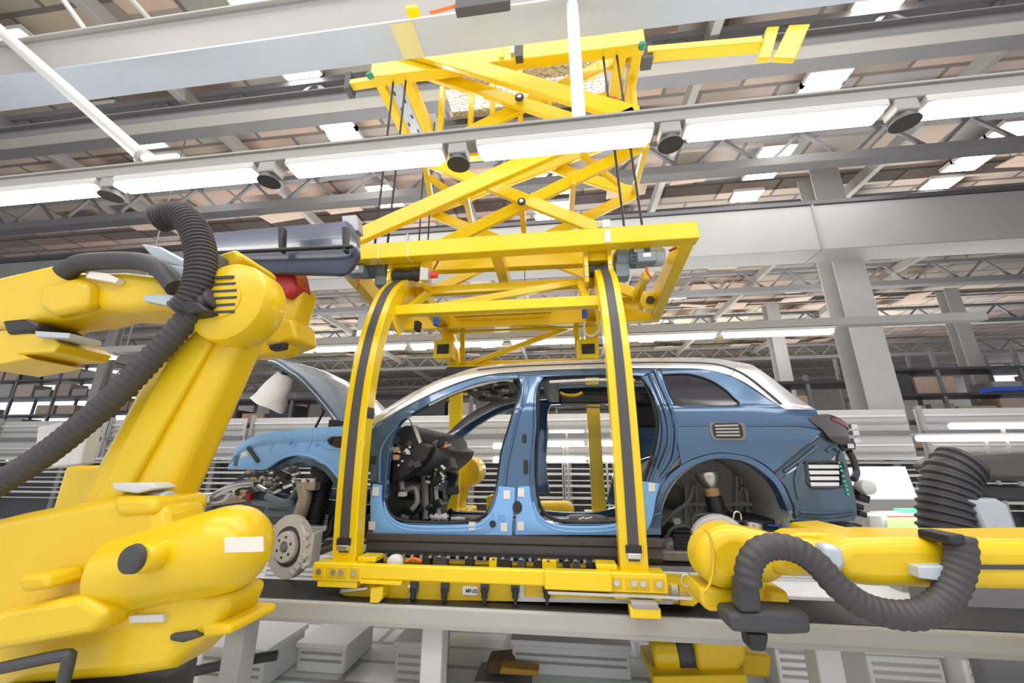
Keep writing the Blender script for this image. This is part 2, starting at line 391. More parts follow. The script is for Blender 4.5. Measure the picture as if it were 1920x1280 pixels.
# strip lamps on their rail
rz = 3.655
r = thing('lamp_rail', 'long grey rail carrying the row of bright strip lamps', 'rail', (0, 2.2, rz))
MB().box2((-6.2, 2.14, rz + .06), (6.2, 2.26, rz + .14)).build('rail_profile', GRY, r, bevel=.006)
MB().box2((-6.2, 2.125, rz + .14), (6.2, 2.275, rz + .155)).build('cap', GRY, r)
LX = [-5.44, -4.06, -2.74, -1.33, .06, 1.41, 2.77, 4.1]
for i, x in enumerate(LX):
    lab = ['leftmost bright strip lamp, cut by the left edge of the view', 'bright strip lamp above the left robot, at the left picture edge', 'bright strip lamp above the black cable arch of the left robot', 'bright strip lamp crossing left of the scissor lift',
           'bright strip lamp crossing in front of the scissor lift below the white pole', 'bright strip lamp right of the scissor lift', 'bright strip lamp at the right picture edge', 'bright strip lamp beyond the right edge'][i]
    t = thing('strip_lamp', lab, 'lamp', (x, 2.2, rz), 'strip lamps in the near row')
    MB().box((x, 2.2, rz + .035), (1.16, .13, .05)).build('housing', GRYL, t, bevel=.006)
    MB().box((x, 2.2, rz), (1.10, .115, .05)).build('diffuser', LAMP, t, bevel=.012)
    MB().box((x + .68, 2.2, rz + .02), (.13, .11, .09)).build('connector', GRY, t, bevel=.01)
    MB().lathe([(.05, 0), (.075, -.05), (.078, -.058)], (x + .68, 2.2, rz - .02), (0, 0, 1), 16).build('end_cap', DGR, t)
p = at(1086, 215, 2.2)
t = thing('hanger_pole', 'white round pole hanging the lamp rail from the girder', 'pole', (p.x, 2.28, rz + .15))
MB().cyl((p.x, 2.24, rz + .155), (p.x, 2.24, gz), .045).build('tube', WHT, t)
MB().lathe([(.07, 0), (.07, .03), (.05, .05)], (p.x, 2.24, rz + .155), (0, 0, 1)).build('foot', GRYL, t)
A, B = at(275, 300, 2.2), at(-60, 5, 2.0)
t = thing('brace_pole', 'pale slanting brace pole at the upper left above the lamp rail', 'pole', A)
MB().cyl(A, B, .05).build('tube', GRYL, t); MB().lathe([(.07, -.03), (.07, .03)], A, B - A).build('foot', GRY, t)
for q, (a, b) in enumerate((((228, 150), (90, -40)), ((330, 90), (210, -40)))):
    A, B = at(*a, 3.2), at(*b, 2.6)
    t = tag(MB().cyl(A, B, .03).build('tie_rod', GRYL), ['thin olive grey tie rod at the upper left, nearer the corner', 'thin olive grey tie rod at the upper left, farther from the corner'][q], 'rod', 'tie rods at the upper left')

# second row of lamps beyond the line
for i, (a, b, lab) in enumerate(((105, 212, 'thin lamp far left seen beside the robot arm'), (462, 520, 'short lamp of the far row right of the robot elbow'), (526, 584, 'short lamp of the far row above the raised bonnet'),
                                 (592, 757, 'lamp of the far row behind the left yellow hoop'), (772, 830, 'short lamp of the far row left of the far hoop post'), (836, 940, 'lamp of the far row between the far hoop posts'),
                                 (960, 1086, 'lamp of the far row just left of the right far post'), (1176, 1340, 'lamp of the far row just right of the right yellow hoop'), (1358, 1560, 'lamp of the far row above the car tail'))):
    yy = 664 - (a - 462) * .039
    A, B = at(a, yy, 6.6), at(b, yy - (b - a) * .035, 6.6)
    z = 3.59
    t = thing('tube_lamp', 'white ' + lab, 'lamp', (A.x, 6.6, z), 'lamps in the far row')
    MB().box2((A.x, 6.54, z - .03), (B.x, 6.66, z + .03)).build('diffuser', LAMP, t, bevel=.01)
    MB().box2((A.x - .03, 6.53, z + .03), (B.x + .03, 6.67, z + .08)).build('housing', GRYL, t, bevel=.006)
t = thing('lamp_rail', 'grey rail above the far row of lamps beyond the car', 'rail', (0, 6.6, 3.75))
MB().box2((-9.4, 6.52, 3.675), (6.4, 6.68, 3.80)).build('rail_profile', GRY, t)
for x in (-8.6, -.62): MB().box2((x, 6.59, 3.80), (x + .02, 6.61, 9.75)).build('drop_rod', GRYD, t)

# overhead tracks the lift hangs from
for Y, w in ((3.35, 'nearer'), (4.15, 'farther')):
    t = thing('overhead_track', 'grey overhead track above the yellow upper frame, the %s of two' % w, 'track', (0, Y, 6.45), 'overhead tracks above the lift')
    MB().box2((-12, Y - .08, 6.48), (12, Y + .08, 6.5)).build('track_flange', GRY, t); MB().box2((-12, Y - .012, 6.5), (12, Y + .012, 6.74)).build('web', GRYD, t)
    MB().box2((-12, Y - .08, 6.74), (12, Y + .08, 6.76)).build('track_flange', GRYD, t)
    for X in (-11, 11): MB().box2((X, Y - .05, 6.76), (X + .1, Y + .05, 9.75)).build('hanger', GRYD, t)

# ================================================================== scissor lift
def barpx(m, a, b, Y, hpx, w, Yb=None):
    Yb = Y if Yb is None else Yb
    A, B = at(a[0], a[1], Y), at(b[0], b[1], Yb)
    h = (pxm(a[0], a[1], Y, hpx) + pxm(b[0], b[1], Yb, hpx)) / 2
    return m.bar(A, B, w, h)
BV = .008
L = thing('scissor_lift', 'yellow scissor lift hanging above the car, with upper frame, crossed arms and lower frame', 'lift', (-.5, 3.7, 3.4))
zu = (at(1205, 82, 3.1).z + at(700, 138, 3.1).z) / 2; xl, xr = at(700, 138, 3.1).x, at(1207, 82, 3.1).x
MB().bar((xl, 3.1, zu), (xr, 3.1, zu), .12, .20).build('hanger_beam', YEL, L, BV)
MB().bar((xl, 4.35, zu), (xr, 4.35, zu), .12, .20).build('hanger_beam', YEL, L, BV)
for x in (xl + .06, xr - .06): MB().bar((x, 3.16, zu), (x, 4.29, zu), .10, .18).build('hanger_beam', YEL, L, BV)
for x in (xl + .36, xr - .22): MB().bar((x, 3.16, zu - .02), (x, 4.29, zu - .02), .12, .12).build('hanger_cross_beam', YEL, L, BV)
pl = MB().box2((xl + .13, 3.18, zu - .05), (xl + .28, 4.28, zu - .035)).build('perforated_plate', GRYB, L)
hs = MB()
for i in range(9): hs.box((xl + .16 + (i % 2) * .08, 3.3 + i * .11, zu - .052), (.022, .05, .006))
hs.build('slot', DGR, pl)
zp = 6.2
MB().box2((at(815, 125, 3.45).x, 3.45, zp), (xr - .25, 4.32, zp + .012)).build('tread_plate', TREAD, L)
MB().bar((at(835, 215, 4.33).x, 4.33, zp - .06), (xr - .25, 4.33, zp - .06), .05, .10).build('plate_edge', DGR, L)
for (a, b) in (((830, 165), (846, 250)), ((885, 165), (896, 237)), ((925, 120), (931, 252)), ((975, 118), (984, 250)), ((1030, 185), (1030, 246)), ((1180, 110), (1160, 228))):
    A = at(a[0], a[1], 3.44); A.z = min(A.z, zp); B = at(b[0], b[1], 3.44)
    MB().bar((A.x, 3.44, A.z), (A.x, 3.44, B.z), .055, .055).build('hanging_post', YEL, L, .004)
MB().bar((at(800, 250, 3.44).x, 3.44, at(900, 252, 3.44).z), (at(1100, 240, 3.44).x, 3.44, at(900, 252, 3.44).z), .05, .09).build('post_rail', YEL, L, .004)
arms = [  # a, b, Y, height px, width
    ((735, 83), (1192, 217), 3.0, 25, .06), ((668, 446), (1192, 214), 3.0, 26, .06),
    ((776, 130), (1212, 270), 3.22, 20, .05), ((795, 292), (1195, 92), 3.32, 20, .05),
    ((1212, 270), (770, 488), 3.32, 20, .05), ((795, 300), (1215, 466), 3.22, 20, .05),
    ((1189, 364), (800, 552), 4.10, 17, .05), ((799, 396), (1219, 562), 4.18, 17, .05),
    ((1189, 362), (840, 252), 4.18, 17, .05), ((799, 398), (1160, 262), 4.10, 17, .05)]
for a, b, Y, h, w in arms: barpx(MB(), a, b, Y, h, w).build('scissor_arm', YEL, L, BV)
for x, y, Y in ((974, 184, 3.17), (978, 379, 3.17)):
    p = at(x, y, Y); o = MB().cyl(p, p + V((0, -.02, 0)), pxm(x, y, Y, 6.5), n=20).build('pivot_bolt', BLK, L, .003)
    MB().cyl(p + V((0, -.02, 0)), p + V((0, -.026, 0)), pxm(x, y, Y, 3)).build('bolt_head', STEEL, o)
for a, Ya, b, Yb in (((795, 300), 3.26, (813, 398), 4.14), ((1212, 272), 3.26, (1187, 366), 4.14), ((870, 356), 3.26, (886, 430), 4.14), ((1075, 340), 3.26, (1070, 415), 4.14), ((978, 379), 3.34, (985, 470), 4.1)):
    MB().bar(at(*a, Ya), at(*b, Yb), .055, .06).build('cross_shaft', YEL, L, .004)
barpx(MB(), (800, 330), (880, 385), 3.5, 10, .04, 4.0).build('brace_bar', YEL, L); barpx(MB(), (1090, 290), (1160, 345), 3.6, 10, .04, 4.0).build('brace_bar', YEL, L)
# lower frame
YN, YF = 3.0, 4.42
zn = at(1305, 437, YN).z; hn = pxm(1305, 437, YN, 31); xR = at(1306, 437, YN).x; xL = -2.02
MB().bar((xL, YN, zn), (xR, YN, zn), .12, hn).build('frame_beam', YEL, L, BV)
zf = at(1200, 580, YF).z; hf = pxm(1200, 580, YF, 46)
MB().channel((xL, YF, zf), (xR, YF, zf), .12, hf, .014, 1).build('frame_beam', YEL, L, .003)
MB().box2((-1.25, YF - .1, zf - .02), (-.1, YF - .05, zf + .05)).build('beam_cover', YELD, L, .004)
for x in (xL + .05, xR - .06):
    P = [V((x - .05, YN + .06, zn - hn / 2)), V((x - .05, YF - .06, zf - hf / 2)), V((x - .05, YF - .06, zf + hf / 2 - .03)), V((x - .05, YN + .06, zn + hn / 2 - .002))]
    MB().prism(P, (.10, 0, 0)).build('frame_beam', YEL, L, BV)
barpx(MB(), (705, 503), (1235, 478), 3.62, 27, .10).build('stiffener_beam', YEL, L, BV)
barpx(MB(), (931, 470), (953, 545), 3.08, 22, .10, 4.0).build('frame_cross_beam', YEL, L, .005)
barpx(MB(), (1212, 515), (1190, 560), 3.62, 16, .06, 4.3).build('frame_cross_beam', YEL, L, .005)
p = at(1219, 563, 4.1); c = MB().cyl(p + V((0, .12, 0)), p, pxm(1219, 563, 4.1, 17)).build('hinge_lug', YEL, L, .005); MB().cyl(p, p + V((0, -.02, 0)), pxm(1219, 563, 4.1, 7)).build('hinge_pin', DGR, c)
for x, n_ in ((716, 1), (770, 2)):     # cable ties around the beam
    X = at(x, 470, YN).x; MB().box((X, YN, zn), (.008, .126, hn + .006)).build('cable_tie', PAPER, L)
X = at(1137, 440, YN).x
sp = MB().box((X, YN - .064, zn - .01), (.045, .006, hn * .75)).build('galvanised_plate', STEEL, L); MB().box((X, YN - .03, zn + hn / 2 + .04), (.06, .05, .07)).build('sensor_head', WHT, sp)
def roller_unit(x0, x1, yt, yb, mir, nm):
    """yellow bracket with a black roller on the hoop and a geared motor"""
    Y = 3.16; A, B = at(x0, yt, Y), at(x1, yb, Y); m = MB(); w = B.x - A.x
    MB().box2((A.x, Y - .1, B.z), (A.x + .035, Y + .12, A.z + .06)).build('roller_bracket', YEL, L, .006)
    br = MB().box2((B.x - .035, Y - .1, B.z), (B.x, Y + .12, A.z + .06)).build('roller_bracket', YEL, L, .006)
    MB().box2((A.x + .03, Y - .06, A.z - (A.z - B.z) * .45), (B.x - .03, Y + .10, A.z + .05)).build('bracket_block', YEL, br, .008)
    zc = B.z + (A.z - B.z) * .33
    MB().lathe([(.03, 0), (.055, .01), (.055, w * .35), (.045, w * .38), (.045, w * .62), (.055, w * .65), (.055, w - .03), (.03, w - .02)], (A.x + .01, Y - .03, zc), (1, 0, 0)).build('roller', RUB, br)
    bo = MB()
    for i in range(4):
        for x in (A.x + .017, B.x - .018):
            q = V((x, Y - .1, B.z + (A.z - B.z) * (.15 + i * .25))); bo.cyl(q, q + V((0, -.012, 0)), .011, n=8)
    bo.build('bolts', STEEL, br)
    s = -1 if mir else 1; x = A.x if mir else B.x; z = A.z - (A.z - B.z) * .36
    mo = MB().lathe([(.05, 0), (.085, .02), (.09, .10), (.07, .13)], (x + s * .03, Y + .02, z), (s, 0, 0)).box((x + s * .09, Y + .03, z - .10), (.11, .12, .16)).build('gear_motor', MOT, L, .004)
    fin = MB().lathe([(.075, 0), (.078, .01), (.078, .15), (.072, .16)], (x + s * .16, Y + .02, z + .01), (s, 0, 0))
    for i in range(18):
        a = i * math.pi / 9; fin.box((x + s * .24, Y + .02 + .083 * math.cos(a), z + .01 + .083 * math.sin(a)), (.14, .006 + .012 * abs(math.cos(a)), .006 + .012 * abs(math.sin(a))))
    fin.build('finned_body', MOT, mo)
    MB().lathe([(.07, 0), (.088, .005), (.088, .11), (.075, .125), (.02, .128)], (x + s * .32, Y + .02, z + .01), (s, 0, 0)).build('fan_cover', MOTL, mo)
    MB().box((x + s * .27, Y - .10, z - .075), (.15, .11, .09)).build('terminal_box', MOT, mo, .01)
    MB().box((x + s * .27, Y - .157, z - .065), (.06, .004, .035)).build('white_label', WHT, mo); MB().box((x + s * .23, Y - .068, z + .03), (.08, .004, .04)).build('white_label', WHT, mo)
    MB().tube([(x + s * .27, Y - .09, z - .12), (x + s * .28, Y - .06, z - .17), (x + s * .32, Y, z - .2)], .008).build('orange_lead', ORC, mo)
roller_unit(1092, 1148, 462, 535, False, 'r'); roller_unit(738, 800, 478, 540, True, 'l')
s = MB().box2(at(786, 525, 3.03), at(808, 508, 3.1)).build('switch_box', GRYL, L, .004); MB().cyl(at(808, 516, 3.06), at(820, 515, 3.06), .028).build('red_button', REDB, s)
MB().tube([at(813, 505, 3.06), at(822, 485, 3.06), at(812, 472, 3.06), at(800, 468, 3.08)], .007).build('switch_cable', DGR, s)
MB().tube([at(1255, 470, 3.2), at(1270, 462, 3.2), at(1276, 448, 3.15)], .010).build('motor_cable', RED, L)
# bits of the upper frame
for x, y in ((1203, 91), (696, 146)): p = at(x, y, 3.03); MB().lathe([(.03, 0), (.035, .01), (.035, .05), (.02, .06)], p, (0, -1, 0)).build('green_buffer', GRN, L)
A = at(1212, 102, 3.6); B = at(1425, 84, 3.6); MB().bar(A, B, .14, .09).build('outrigger_arm', YEL, L, BV)
MB().prism(poly([(1422, 108), (1446, 108), (1462, 48), (1438, 50)], 3.55), (0, .06, 0)).build('end_block', YEL, L, .01); q = MB().prism(poly([(1450, 108), (1492, 110), (1520, 44), (1480, 46)], 3.55), (0, .06, 0)).build('end_plate', YEL, L, .01)
MB().box2(at(1205, 110, 3.55), at(1216, 98, 3.7)).build('arm_clamp', DGR, L)
A = at(657, 160, 3.5); B = at(702, 153, 3.5); MB().bar(A, B, .1, .07).build('outrigger_arm', YEL, L, .005); MB().box2(at(654, 164, 3.45), at(660, 156, 3.6)).build('arm_cap', DGR, L)
MB().box2(at(966, 106, 3.0), at(981, 84, 3.08)).build('sensor_box', DGR, L, .004); MB().box2(at(957, 99, 3.0), at(965, 88, 3.06)).build('sensor_connector', STEEL, L)
MB().bar(at(941, 80, 3.05), at(941, 112, 3.05), .05, .06).build('stop_lug', YEL, L, .004)
MB().tube([at(1135, 188, 3.35), at(1150, 185, 3.35), at(1162, 195, 3.35), at(1158, 207, 3.35), at(1135, 210, 3.35)], .022, k=8).build('orange_cable', ORC, L)
MB().box2(at(1112, 225, 3.33), at(1136, 188, 3.43)).build('cable_bracket', YEL, L, .006)
MB().box2(at(1122, 425, 3.0), at(1140, 418, 3.05)).build('limit_switch', GRYL, L)
# hoisting cables
for i, (a, b, Y, lab) in enumerate((((748, 60), (703, 458), 3.13, 'black hoisting cable at the left of the scissor lift, outer one'), ((771, 60), (727, 455), 3.13, 'black hoisting cable at the left of the scissor lift, inner one'),
                                 ((1123, 40), (1171, 432), 3.13, 'black hoisting cable at the right of the scissor lift, inner one'), ((1147, 40), (1205, 430), 3.13, 'black hoisting cable at the right of the scissor lift, outer one'),
                                 ((796, 268), (783, 498), 3.85, 'thin black cable behind the left arm, left one'), ((812, 268), (800, 496), 3.85, 'thin black cable behind the left arm, right one'))):
    A, B = at(*a, Y), at(*b, Y); A.z = max(A.z, 5.7)
    tag(MB().cyl(B, A, .011 if Y < 3.5 else .009, n=8).build('hoist_cable', BLK), lab, 'cable', 'hoisting cables of the lift')

# ================================================================== carrier with hoops around the car
YC = 3.95
H = thing('car_carrier', 'yellow carrier frame with two tall hoops around the blue car body', 'carrier', (-.5, YC, .8))
near = [(2.72, .99), (2.70, 1.13), (2.675, 1.4), (2.66, 1.7), (2.66, 2.0), (2.69, 2.3), (2.765, 2.6), (2.90, 2.90), (3.06, 3.08), (3.25, 3.20), (3.5, 3.25), (YC, 3.26)]
full = near + [(2 * YC - y, z) for y, z in near[-2::-1]]
XH = {'l': -1.417, 'r': .376}
for k, x in XH.items():
    P = catmull([(x, y, z) for y, z in full], 5)
    sec = [(-.080, -.055), (.080, -.055), (.080, .055), (-.080, .055)]
    hp = MB().sweep(P, sec, SX).build('hoop', YEL, H, .006)
    i0 = next(i for i, p in enumerate(P) if p.z > 1.07); i1 = next(i for i, p in enumerate(P) if p.y > 3.55)
    MB().sweep(P[i0:i1], [(-.031, -.062), (.031, -.062), (.031, -.050), (-.031, -.050)], SX).build('guide_strip', CHAR, hp)
    MB().box((x, 2.635, 1.115), (.08, .03, .03)).build('strip_stop', STEEL, hp, .004); MB().box((x, 2.637, 1.15), (.09, .02, .04)).build('strip_clamp', BLK, hp)
    gp = MB(); a = P[0:0]
    # gusset plates on the inner side of the shoulder
    gp.prism([V((x + (.075 if k == 'l' else -.085), y, z)) for y, z in ((2.86, 2.72), (3.0, 2.95), (3.2, 3.12), (3.45, 3.19), (3.45, 2.98), (3.2, 2.86), (3.02, 2.62))], (.01, 0, 0))
    gp.build('gusset_plate', YEL, hp)
    # foot
    ft = MB().box((x, 2.67, .985), (.33, .15, .10)).build('foot_block', YEL, H, .008)
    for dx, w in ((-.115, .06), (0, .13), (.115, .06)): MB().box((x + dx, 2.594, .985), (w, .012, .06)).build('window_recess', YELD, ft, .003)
    b2 = MB()
    for dx in (-.115, -.02, .03, .115):
        q = V((x + dx, 2.59, .988)); b2.cyl(q, q + V((0, -.012, 0)), .017, n=10)
    b2.build('bolts', STEEL, ft)
    MB().box((x, 2.67, .918), (.26, .13, .04)).build('foot_plate', YEL, ft, .006)
    MB().box((x + (.16 if k == 'l' else -.16), 2.70, 1.05), (.12, .12, .03)).build('foot_lug', YEL, ft, .005)
    f2 = MB().box((x, 2 * YC - 2.70, 1.0), (.34, .26, .13)).build('foot_block', YEL, H, .008)
zb = .992
MB().bar((XH['l'] + .15, 2.62, zb), (XH['r'] - .12, 2.62, zb), .05, .085).build('base_beam', YEL, H, .012)
MB().bar((XH['l'] + .15, 2 * YC - 2.62, zb), (XH['r'] - .12, 2 * YC - 2.62, zb), .05, .085).build('base_beam', YEL, H, .012)
MB().bar((XH['l'] + .16, 2.615, .942), (XH['l'] + .42, 2.615, .940), .07, .02).build('beam_shim', YEL, H, .004)
MB().bar((XH['r'] - .52, 2.60, .992), (XH['r'] - .14, 2.60, .992), .07, .098).build('beam_sleeve', YEL, H, .008)
MB().bar((XH['r'] - .5, 2.62, .928), (XH['r'] + .28, 2.62, .928), .10, .014).build('slide_plate', STEEL, H); MB().box((XH['r'] + .02, 2.56, .862), (.16, .08, .05)).build('guide_shoe', YEL, H, .006)
MB().box((XH['r'] + .02, 2.555, .896), (.14, .075, .03)).build('guide_roller', GRY, H, .006)
# upper trusses between the hoops
def trussbars(mirror):
    for a, b, Y, h, w in (((792, 549), (1106, 529), 3.36, 15, .07), ((742, 584), (1120, 566), 2.95, 18, .08)):
        A, B = at(*a, Y), at(*b, Y); A.x = XH['l'] + .06; B.x = XH['r'] - .06; A.z = B.z = (A.z + B.z) / 2; hh = pxm(a[0], a[1], Y, h)
        m = MB().bar(A, B, w, hh); (m.mirror(YC) if mirror else m).build('hoop_tie', YEL, H, .006)
    z1, z2 = at(950, 539, 3.36).z, at(950, 575, 2.95).z
    for A, B in (((-1.22, 2.97, z2), (.15, 3.34, z1)), ((-1.28, 2.97, z2), (-1.20, 3.34, z1)), ((.22, 2.97, z2), (.18, 3.34, z1))):
        m = MB().bar(A, B, .06, .06); (m.mirror(YC) if mirror else m).build('tie_brace', YEL, H, .005)
trussbars(False); trussbars(True)
for x in (835, 1102):
    p = at(x, 658, 4.62); b = MB().box(p, (.24, .2, .24)).build('socket_block', YEL, H, .008); MB().box(p + V((.0, -.102, -.0)), (.15, .01, .12)).build('black_insert', BLK, b, .004)
barpx(MB(), (842, 693), (1092, 680), 4.72, 13, .06).build('hoop_tie', YEL, H, .005)
barpx(MB(), (880, 690), (935, 720), 4.95, 10, .05).build('tie_brace', YEL, H, .004); barpx(MB(), (872, 690), (872, 740), 4.95, 12, .05).build('tie_brace', YEL, H, .004)
for pts, mcol, bx in (([(1096, 603), (1096, 622), (1108, 630), (1122, 620), (1124, 600), (1118, 588)], GRYL, (1096, 588)), ([(818, 618), (815, 628), (800, 630), (790, 618)], GRYL, (818, 603))):
    sb_ = MB().box(at(*bx, 3.3), (.045, .05, .075)).build('blue_sensor', BCAB, H, .004); MB().tube([at(*q, 3.3) for q in pts], .008).build('sensor_cable', mcol, sb_)
MB().box2(at(775, 618, 3.8), at(792, 606, 3.9)).build('stop_rubber', RUB, H, .01); MB().box(at(690, 774, 2.66), (.05, .10, .075)).build('hoop_stop', DGR, H, .006)

# ================================================================== skid and conveyor rail
zt = at(1000, 1131, 2.55).z
R_ = thing('conveyor_rail', 'long grey conveyor rail with a black top track under the car', 'rail', (0, 2.6, 0))
MB().box2((-9, 2.60, at(1000, 1189, 2.6).z), (9, 3.0, at(1000, 1146, 2.6).z)).build('rail_body', mat('rail_grey', (.42, .41, .37), .45), R_, .015)
MB().box2((-9, 2.615, at(1000, 1146, 2.6).z), (9, 2.985, at(1000, 1146, 2.6).z + .006)).build('black_track', BLK, R_, .004)
MB().box2((-9, 2.595, at(1000, 1189, 2.6).z), (9, 2.60, at(1000, 1189, 2.6).z + .02)).build('rail_lip', GRY, R_)
for x in (-6.5, -4.2, -2.2, -.9, 1.3, 3.2, 5.6): MB().box2((x, 2.72, 0), (x + .13, 2.86, at(1000, 1189, 2.6).z)).build('support_post', GRYL, R_, .01)
r2 = thing('conveyor_rail', 'grey conveyor rail on the far side of the car', 'rail', (0, 5.1, 0))
MB().box2((-9, 4.95, .5), (9, 5.3, .68)).build('rail_body', GRYL, r2, .015); MB().box2((-9, 4.98, .68), (9, 5.27, .72)).build('black_track', BLK, r2)
for x in (-6.5, -4.2, -2.2, -.2, 1.8, 3.8, 5.6): MB().box2((x, 5.05, 0), (x + .13, 5.2, .5)).build('support_post', GRYL, r2, .01)

K = thing('carrier_skid', 'low yellow skid sliding on the rail under the carrier, with white number plate', 'skid', (-.4, 2.75, .71))
YS = 2.70
pt = [(640, 1104), (700, 1096), (800, 1092), (1276, 1094), (1312, 1097), (1315, 1124), (1300, 1136), (1270, 1133), (800, 1125), (660, 1123), (636, 1112)]
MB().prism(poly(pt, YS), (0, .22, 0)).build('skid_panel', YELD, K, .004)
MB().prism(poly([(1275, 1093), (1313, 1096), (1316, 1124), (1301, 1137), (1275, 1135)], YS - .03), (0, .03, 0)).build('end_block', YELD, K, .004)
MB().prism(poly([(694, 1102), (718, 1098), (716, 1122), (709, 1131), (692, 1131)], YS - .10), (0, .09, 0)).build('guide_foot', YEL, K, .008)
MB().prism(poly([(638, 1104), (690, 1100), (688, 1106), (636, 1113)], YS - .02), (0, .1, 0)).build('nose_plate', STEEL, K, .003)
for x in (779, 836, 910, 967, 1025):
    a, b = at(x, 1088, YS), at(x, 1133, YS)
    dv = MB().box2((a.x - .009, YS - .022, b.z), (a.x + .009, YS, a.z)).build('divider_bar', DGR, K, .003)
    MB().box2((a.x - .024, YS - .03, a.z - .06), (a.x + .024, YS, a.z + .01)).build('bar_head', DGR, dv, .005)
    MB().cyl((a.x, YS - .024, b.z + .04), (a.x, YS - .024, b.z + .09), .018).build('bar_collar', RUB, dv)
gs = MB().prism(poly([(972, 1092), (982, 1092), (982, 1119), (1262, 1126), (1262, 1133), (970, 1127)], YS - .012), (0, .012, 0)).build('grey_trim', GRYL, K); MB().prism(poly([(1258, 1098), (1270, 1098), (1276, 1126), (1262, 1126)], YS - .02), (0, .02, 0)).build('trim_bracket', GRYL, K)
a, b = at(866, 1116, YS - .012), at(896, 1100, YS - .012)
np_ = MB().box2((a.x, YS - .010, a.z), (b.x, YS - .001, b.z)).build('number_plate', WHT, K, .006)
np_['label'] = 'white number plate'
text('MF-03', 'lettering', BLK, np_, (a.x + (b.x - a.x) * .60, YS - .0105, (a.z + b.z) / 2), .028, (math.pi / 2, 0, 0), .0008, .0008)
bo = MB()
for x, y in ((768, 1098), (768, 1118), (1180, 1100)): q = at(x, y, YS); bo.cyl(q, q + V((0, -.008, 0)), .010, n=10)
bo.build('bolts', STEEL, K)
MB().tube([at(1287, 1088, 2.66) + V((.03 * math.cos(t), 0, .03 * math.sin(t))) for t in [i * math.pi / 6 for i in range(13)]], .005, k=2).build('ring_bolt', STEEL, K)
MB().box2(at(1262, 1096, 2.72), at(1330, 1088, 2.9)).build('end_buffer', BLK, K, .01)
# supports between skid and sill
sup = thing('support_row', 'row of black and yellow support blocks between the sill and the base beam', 'support', (-.5, 3.0, .9))
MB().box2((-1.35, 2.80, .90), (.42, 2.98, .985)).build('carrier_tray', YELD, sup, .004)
for i, x in enumerate((700, 745, 800, 826, 880, 925, 945, 978, 1008, 1030, 1062, 1080, 1112)):
    p = at(x, 1052, 2.78); m = (BLK, YEL, BLK, DGR)[i % 4]
    MB().box((p.x, 2.80, 1.015), (.05 if i % 3 else .09, .08, .075)).build('support_block', m, sup, .005)
MB().box2((-1.36, 2.79, 1.048), (.44, 2.87, 1.06)).build('support_strip', BLK, sup)
cl = MB(); 
for x in range(705, 1120, 17): p = at(x, 1046, 2.77); MB().box((p.x, 2.775, 1.05), (.018, .03, .016)).build('clip', STEEL, sup)
q = at(745, 1052, 2.75); MB().lathe([(.02, 0), (.045, .005), (.05, .05), (.03, .06)], q, (0, -1, 0)).build('white_valve', WHT, sup); MB().tube([at(762, 1052, 2.74), at(775, 1047, 2.74), at(790, 1052, 2.74)], .01).build('orange_lead', ORC, sup)

# ================================================================== car body
def sideY(x, z):
    y = 2.95
    if z > 2.0: y += (z - 2.0) * .50 + max(0, z - 2.3) * .4
    if z < 1.25: y += (1.25 - z) * .10
    if x < -1.9: y += (x + 1.9) ** 2 * .34
    if x > 1.35: y += (x - 1.35) ** 2 * .42
    y -= .025 * math.exp(-((z - 1.85) / .16) ** 2) * (1 if x > .4 else .5)
    return y
def on_side(px, py, off=0.0):
    Y = 2.95
    for _ in range(8):
        p = at(px, py, Y); Y = sideY(p.x, p.z) + off
    return at(px, py, Y)
def P2(pts): return [V((x, y, 0)) for x, y in pts]
def patch(m, A, B, nu=30, nv=6, off=0.0, th=.04, bulge=0.0, k=5):
    """skin between two outlines of the photograph laid on the body side"""
    a, b = resample(catmull(P2(A), k), nu), resample(catmull(P2(B), k), nu)
    G = []
    for j in range(nv):
        t = j / (nv - 1); o = off - bulge * math.sin(math.pi * t)
        G.append([on_side(p.lerp(q, t).x, p.lerp(q, t).y, o) for p, q in zip(a, b)])
    return m.slab(G, (0, th, 0))
def line_on(pts, off=0.0, k=6): return [on_side(p.x, p.y, off) for p in catmull(P2(pts), k)]
CAR = thing('unfinished_car', 'dark blue car without doors or wheels, bonnet raised, standing between yellow hoops', 'car', (-.5, YC, 1.0))
SIL_T = [(692, 787), (740, 755), (800, 722), (860, 698), (900, 687), (960, 681), (1050, 676), (1150, 672), (1250, 670), (1330, 671), (1385, 679)]
SIL_B = [(694, 802), (742, 772), (802, 741), (862, 716), (915, 702), (980, 696), (1060, 692), (1150, 690), (1250, 690), (1320, 692), (1370, 704)]
DP_T = [(1385, 679), (1410, 684), (1440, 703), (1475, 730), (1505, 752), (1531, 768)]
DP_B = [(1370, 704), (1395, 716), (1420, 732), (1445, 750), (1462, 761), (1474, 768)]
OPF = [(733, 830), (740, 805), (750, 790), (770, 774), (802, 756), (850, 734), (900, 717), (940, 709), (972, 709)]   # front opening, top
def both(m, name, material, **k):
    m2 = m.mirror(YC)
    return m.build(name, material, CAR, **k), m2.build(name, material, CAR, **k)
